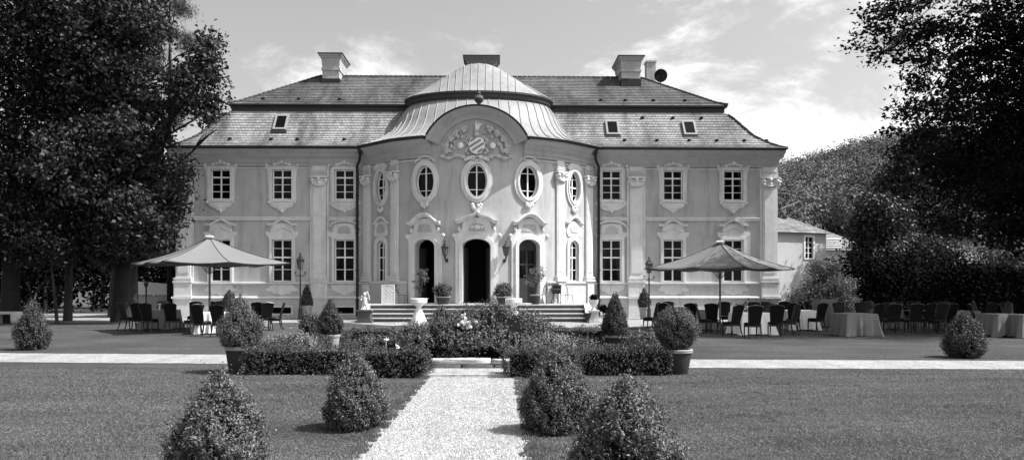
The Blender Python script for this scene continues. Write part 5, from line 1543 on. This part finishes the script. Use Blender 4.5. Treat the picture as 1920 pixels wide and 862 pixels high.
blobsD=[pxblob(px,py,rY(34,38),r,ry=r*38/F*1.3) for px,py,r in LT if px<130]
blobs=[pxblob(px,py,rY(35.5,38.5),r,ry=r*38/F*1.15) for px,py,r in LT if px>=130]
bx=at(236,600,38)
BR=[(395,78,17),(380,100,22),(365,125,26),(400,118,14),(350,150,28),(378,150,28),(400,150,18),(345,180,20),(326,172,15),(306,232,22),(300,262,22),(298,200,20),(314,150,12),(318,196,14),(330,200,10),(365,185,24),(395,190,24),(405,215,17),(388,222,16),(400,245,9),(355,205,16),(345,130,14),(408,92,8),(412,190,10)]
blobs+=[pxblob(px,py,rY(35.5,37),r*.85,ry=.5) for px,py,r in BR]
tp=[(bx.x,38,0),(bx.x-.03,38,.5),(bx.x,38,2.2),(bx.x+.1,38,4.5),(bx.x-.2,37.8,7),(bx.x-.8,37.5,10),(bx.x-1.2,37.5,13)]
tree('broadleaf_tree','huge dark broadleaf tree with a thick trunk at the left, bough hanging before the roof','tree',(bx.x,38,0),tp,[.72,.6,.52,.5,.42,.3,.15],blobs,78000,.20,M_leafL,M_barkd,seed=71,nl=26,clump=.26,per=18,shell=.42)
xd=gx(20,37)  # darker leaf colour stands for the crown's self-shaded left side
tree('dark_tree','tree filling the upper left corner, self-shade put into its black leaves','tree',(xd,37,0),[(xd,37,0),(xd,37,2),(xd+.2,37,6),(xd,37,12)],[.45,.38,.3,.1],blobsD,75000,.17,M_leafR,M_barkd,seed=70,nl=16,clump=.3,per=22,shell=.5)
# larch behind
cb=[]
for k in range(26):
    py=-120+k*14; w=20+ (k*2.4 if k<14 else 34); cb.append(pxblob(318+random.uniform(-w,w)*.7,py,46,12+6*random.random(),ry=.5,sq=.6))
cx=gx(318,46)
tree('conifer_tree','feathery paler conifer top behind the dark tree at upper left','tree',(cx,46,0),[(cx,46,0),(cx,46,10),(cx,46,20)],[.16,.10,.02],cb,26000,.20,M_leafC,M_barkd,seed=72,nl=24,clump=.28,flat=.5,aspect=.14,per=40)
# understorey left
def under(px,Y,pts,lab,n,seed,tr=.09,lean=0,mleaf=M_leafD,leaf=.16,nm='young_tree',mb_=M_barkl):
    bl=[pxblob(a,b,Y+rY(-.5,.8),r) for a,b,r in pts]; x=gx(px,Y)
    top=max(b[2] for b in bl)
    tree(nm,lab,'tree',(x,Y,0),[(x,Y,0),(x+lean*.3,Y,1.2),(x+lean*.7,Y,2.5),(x+lean,Y,top)],[tr,tr*.85,tr*.7,tr*.3],bl,n,leaf,mleaf,mb_,seed=seed,nl=5,clump=.3,per=22,shell=.5,group='small trees in the left shade')
under(107,36.5,[(95,440,50),(60,470,36),(120,455,40),(30,440,40)],'thin leaning trunk in the left shade, left of the stouter one',9000,73,.08,-.35,mleaf=M_leafM)
under(127,39,[(130,420,60),(160,450,40),(100,400,60)],'stouter straight trunk in the left shade',8000,74,.22,.1)
under(205,44,[(200,470,40),(190,440,50),(230,440,46)],'short pale trunk in the left shade near the big tree',7000,75,.1,.25,mleaf=M_leafM)
# dark wood behind on the left
def darkmass(x0,x1,Y0,Y1,zt,n,label,seed,name='dense_shrubs',leaf=.3,m=M_leafD,cat='shrubs'):
    bl=[]; x=x0; rs=random.Random(seed)
    while x<x1: 
        bl.append((x,rs.uniform(Y0,Y1),zt*rs.uniform(.3,.55),1.9,1.6,zt*rs.uniform(.42,.6))); x+=1.1
    e=empty(name,((x0+x1)/2,(Y0+Y1)/2,0),0,label,cat)
    c=e.location; lb=[(b[0]-c.x,b[1]-c.y,*b[2:]) for b in bl]
    mb=MB()
    for b in lb: mb.tube([(b[0],b[1],0),(b[0],b[1],b[2])],[.12,.05],6)
    mb.build('stems',M_bark,e); cloud(lb,n,leaf,m,'foliage',e,seed,clump=.4,per=24,shell=.7,minz=.05); return e
darkmass(-46,-27.5,50,56,8.0,34000,'black mass of shrubs deep in the left shade',81)
darkmass(-27.5,-19.6,58,62,6.5,12000,'dark shrubs behind the big left trunk',82)
darkmass(-40,-20,62,66,15,30000,'tall dark trees closing the view at the far left',88,'background_trees',leaf=.4,cat='trees')

# right: copper beech with low boughs
RT=[(1680,15,48,25),(1624,72,22,25),(1604,84,12,25),(1650,98,24,25),(1635,110,16,25),(1700,70,44,26),(1742,40,60,26),(1665,120,14,25),(1672,150,12,25),(1720,120,34,26),(1690,130,20,25),
    (1800,70,80,27),(1880,60,90,27),(1960,100,100,27),(1690,210,22,26),(1725,205,30,26),(1685,240,16,26),(1700,262,22,26),(1770,165,46,27),(1830,170,62,28),(1900,180,80,28),(1760,240,46,27),
    (1745,300,40,30),(1810,280,70,29),(1880,290,80,29),(1960,280,100,29),(1780,350,50,30),(1850,370,60,30),(1930,380,80,30),(1720,340,26,30),(1990,430,90,29),(1900,440,50,31),
    (1700,-60,60,26),(1800,-80,90,27),(1900,-100,110,27),(2000,-50,120,27),(2080,80,140,27),(2080,250,140,28),(2200,100,160,28),(2200,-60,150,28),(2150,380,120,29),(2050,-180,140,27),(1850,-190,110,26),(1850,420,60,33),(1940,350,80,33),(1790,420,46,33),(2050,380,100,33),(1880,250,80,33),(1960,180,90,32),(1980,60,90,31),(1960,-120,110,31),(2060,-220,120,32),(2120,200,140,34),(2300,0,180,33),(2350,300,180,34),(2250,-250,180,33),(1705,165,26,25.5),(1700,280,28,26.5),(1722,250,34,26.5),(1775,215,44,27),(1830,240,50,28),(1890,230,60,28.5),(1690,300,20,26),(1850,130,60,27.5),(1640,30,14,25),(1655,60,24,25)]
blobs=[pxblob(px,py,y+rY(-1.0,1.2),r,ry=r*27/F*1.1+.3,sq=.85) for px,py,r,y in RT]
tx=gx(2080,28.5)
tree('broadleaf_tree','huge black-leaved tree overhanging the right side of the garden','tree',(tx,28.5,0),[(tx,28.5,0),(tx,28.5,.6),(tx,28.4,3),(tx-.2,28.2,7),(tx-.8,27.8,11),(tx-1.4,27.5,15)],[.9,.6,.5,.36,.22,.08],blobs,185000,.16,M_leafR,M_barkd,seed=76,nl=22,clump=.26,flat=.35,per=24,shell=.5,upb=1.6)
# outer shade: the crown continues beyond the frame to the right
def midtree(px,Y,pts,lab,n,seed,m=M_leafM,leaf=.22,nm='broadleaf_tree',grp='trees beyond the right seating',**kw):
    bl=[pxblob(a,b,Y+rY(-1,1.5),r) for a,b,r in pts]; x=gx(px,Y); top=max(b[2] for b in bl)
    tree(nm,lab,'tree',(x,Y,0),[(x,Y,0),(x,Y,2),(x+.2,Y,top*.6),(x,Y,top)],[.28,.22,.16,.06],bl,n,leaf,m,M_bark,seed=seed,nl=9,group=grp,clump=.42,per=24,shell=.5,**kw)
midtree(1625,52,[(1628,385,26),(1648,400,34),(1620,430,26),(1655,450,42),(1622,478,26),(1690,480,40),(1640,505,40),(1670,420,40)],'rounded half-lit tree right of the far roofs',22000,77)
midtree(1700,56,[(1700,330,34),(1670,340,26),(1730,360,44),(1700,390,44),(1760,400,44),(1650,360,18),(1740,440,50),(1700,290,24)],'taller dark tree behind the rounded half-lit tree',22000,78,M_leafM)
midtree(1790,60,[(1790,300,60),(1850,340,60),(1770,370,40),(1900,320,70),(1880,420,40)],'dark tree behind the barn roof',16000,79,M_leafD,.28)
# lower lit shrubs
midtree(1720,45,[(1700,478,26),(1735,470,30),(1770,480,24),(1680,500,26)],'low tree with lit top before the barn',9000,85,M_leafM,.16,grp='low trees at the right')
midtree(1860,47,[(1850,480,18),(1880,488,20),(1915,480,26),(1870,500,24)],'low tree with bright leaves at the right edge',6000,86,M_willow,.16,grp='low trees at the right')
# tall clipped dark hedge behind the shaded tables
o=hedge_mesh(23.6,38,40.5,43,2.45,45,.2,M_leafD,'tall_hedge',87); tag(o,'tall black hedge behind the shaded tables','hedge')
darkmass(17.6,24.2,41,43,3.3,24000,'black domed shrubs behind the shaded tables',89,leaf=.18)
# pale shrub-tree
bl=[pxblob(a,b,39.5+rY(-.5,.5),r) for a,b,r in [(1545,520,24),(1520,545,22),(1570,540,26),(1500,555,18),(1550,560,30),(1590,565,18),(1530,500,14),(1560,500,14),(1590,530,14),(1510,575,18),(1580,580,20)]]
x=gx(1545,39.5)
tree('pale_shrub','pale feathery shrub before the neighbouring house','shrub',(x,39.5,0),[(x,39.5,0),(x,39.5,.8),(x+.1,39.5,1.6)],[.09,.07,.04],bl,15000,.10,M_willow,seed=80,nl=9,clump=.16,per=16)
darkmass(13.4,16.4,42.2,42.5,.75,6000,'low dark plants at the foot of the right corner',83,'low_planting',leaf=.11,cat='plants')

# ------------------------------------------------------------------ neighbouring buildings
def gable_house(name,label,x0,x1,y0,y1,ze,zr,mwall,win=(),hip=True,ov=.28,seed=0,rz=0):
    e=empty(name,((x0+x1)/2,(y0+y1)/2,0),rz,label,'house'); a,b=(x1-x0)/2,(y1-y0)/2
    seg=Seg((-a,-b),(a,-b)); hs=[rect(u-w/2,u+w/2,z0,z1) for u,w,z0,z1 in win]
    relief(seg,rect(0,2*a,0,ze),hs,-.25,0).build('wall',mwall,e)
    MB().box(-a,a,b-.2,b,0,ze).box(a-.2,a,-b+.01,b-.2,0,ze-.01).box(-a,-a+.2,-b+.01,b-.2,0,ze-.01).build('wall',mwall,e)
    for u,w,z0,z1 in win:
        wo=relief(seg,rect(u-w/2-.14,u+w/2+.14,z0-.1,z1+.16),[rect(u-w/2,u+w/2,z0,z1)],.003,.05)
        wf=wo.build('window',M_frame,e)
        mb=MB(); n_=4
        relief(seg,rect(u-.03,u+.03,z0,z1),(),-.12,-.06,mb)
        for k in range(1,4): relief(seg,rect(u-w/2,u+w/2,z0+(z1-z0)*k/4-.02,z0+(z1-z0)*k/4+.02),(),-.12,-.065,mb)
        mb.build('sash',M_frame,wf); relief(seg,rect(u-w/2,u+w/2,z0,z1),(),-.16,-.13).build('pane',M_glass,wf)
    n=int((zr-ze)/.14)+4
    prof=[(0,ze+.0),(b+ov-.01,zr)]
    r_,_p=hip_roof(prof,a+ov,-b-ov,b+ov,M_tile_far,'roof',e,n)
    return e
M_pale=mat('pale_render',.5,.85,var=.08,scale=.8,stain=.15)
xh0=gx(1380,56)
e=gable_house('neighbour_house','pale house with one multi-pane window right of the palace corner',gx(1300,56),gx(1538,56),56,64,5.55,7.6,M_pale,[(gx(1496,56)-gx(1300,56),.72,3.75,5.25)],rz=R(22))
MB().box(-4.0,3.9,-3.9,-3.7,0,.02)
e2=gable_house('far_house','long far roof of mottled tiles behind the pale house',gx(1400,72),gx(1640,72),72,84,5.0,8.6,M_pale)
mb=MB()
for k in range(5): mb.tube([at(1536,448+k*4,68),at(1578,448+k*4,68)],.07,6)
o=mb.build('louvre_panel',M_frame,None); tag(o,'row of white horizontal rails before the far roof','railing')
mb=MB(); mb.tube([at(1464,392,60),at(1500,377,60)],[.07,.04],6); mb.tube([at(1464,392,60),at(1472,398,60)],.04,6); mb.tube([at(1470,390,60),at(1474,400,60)],.04,6)
o=mb.build('roof_strut',M_leadg,None); tag(o,'white slanting pole above the neighbouring roof','pole')
gable_house('barn','dark barn roof glimpsed under the black boughs',gx(1780,58),gx(1960,58),58,66,3.4,6.0,M_flash)
# left garden wall
e=empty('garden_wall',(gx(282,47),47,0),0,'white rendered garden wall seen beside the big left trunk','wall')
w=62*47/F
MB().box(-1.6,1.5,0,.3,0,1.15).build('wall_base',M_plinth,e)
mb=MB(); mb.add([(-1.3,-.02,1.2),(1.0,-.02,1.2),(1.0,-.02,1.85),(-1.3,-.02,2.02),(-1.3,.25,1.2),(1.0,.25,1.2),(1.0,.25,1.85),(-1.3,.25,2.02)],[(0,1,2,3),(4,5,6,7),(0,1,5,4),(1,2,6,5),(2,3,7,6),(3,0,4,7)]); mb.build('white_panel',M_frame,e)
street=MB().lathe([(.05,0),(.05,.5),(.12,.62),(.14,.75),(.02,.85)],n=8); o=street.build('garden_lantern',M_iron,None,True); o.location=(gx(274,46.6),46.6,1.15); 
MB().tube([(0,0,-1.15),(0,0,0)],.04,6).build('lantern_post',M_iron,o); tag(o,'small black lantern before the white garden wall','lantern')
# stone bench far left
e=empty('stone_bench',(gx(18,36.5),36.5,0),0,'pale stone bench at the far left edge of the lawn','bench')
MB().box(-.75,.75,-.25,.25,.42,.54).build('seat',M_stone,e)
for x in (-.5,.5): MB().box(x-.12,x+.12,-.2,.2,0,.42).build('leg',M_stone,e)
o=rough_block('stone_block',gx(36,36.2)-.28,gx(36,36.2)+.28,36,36.5,0,.55,9,M_stone); tag(o,'pale stone block beside the far left bench','stone')

# ------------------------------------------------------------------ hill with its wood
def hz(x,y):
    # rises towards the right and back
    px=960+x*F/y
    t=np.clip((y-150)/260,0,1)
    prof=np.interp(px,[-400,0,400,900,1300,1455,1520,1560,1600,1650,1700,1800,1950,2300],[300,330,350,350,340,326,314,300,286,274,266,258,250,258])
    return np.maximum(0,(HZ-prof)/F*420*t**.9-4)
nx_,ny_=90,24
xs=np.linspace(-330,480,nx_); ys=np.linspace(140,440,ny_)
vs=[(float(x),float(y),float(hz(x,y))-1.0) for y in ys for x in xs]
fs=[(j*nx_+i,j*nx_+i+1,(j+1)*nx_+i+1,(j+1)*nx_+i) for j in range(ny_-1) for i in range(nx_-1)]
o=MB().add(vs,fs).build('hill',M_grass,None,True); o['kind']='structure'
rs=np.random.default_rng(5); bl=[]
while len(bl)<900:
    y=rs.uniform(215,425); px=rs.uniform(1400,1800) if rs.random()<.8 else rs.uniform(-200,2300); x=(px-960)*y/F
    z=float(hz(x,y)); r=rs.uniform(4.5,8.5); bl.append((x,y,z+r*.5,r,r,r*rs.uniform(.9,1.25)))
B=np.array(bl); kinds=rs.integers(0,3,len(B))
N_=330000; idx=rs.integers(0,len(B),N_); d=rs.normal(size=(N_,3)); d/=np.linalg.norm(d,axis=1)[:,None]; d[:,2]=np.abs(d[:,2])*1.0-.35*(rs.random(N_))
lump=1+.16*np.sin(d[:,0]*6+B[idx,0])+.16*np.sin(d[:,2]*7+d[:,1]*5+B[idx,1])+.1*np.sin(d[:,0]*13+d[:,2]*11+B[idx,1])
C=B[idx,:3]+d*B[idx,3:6]*lump[:,None]*(rs.random(N_)**.08)[:,None]
v=leaf_verts(C,.8,.8,bias=d,biasw=4.0)
o=np_mesh('hillside_wood',v,4,M_hill); tag(o,'wooded hillside beyond the neighbouring roofs','wood',kind='stuff')
o.data.materials.append(mat('hillside_leaves_dark',.065,.8,island=.3,spec=.1,transl=.1)); o.data.materials.append(mat('hillside_leaves_pale',.14,.8,island=.3,spec=.1,transl=.1))
o.data.polygons.foreach_set('material_index',kinds[idx].astype(np.int32))
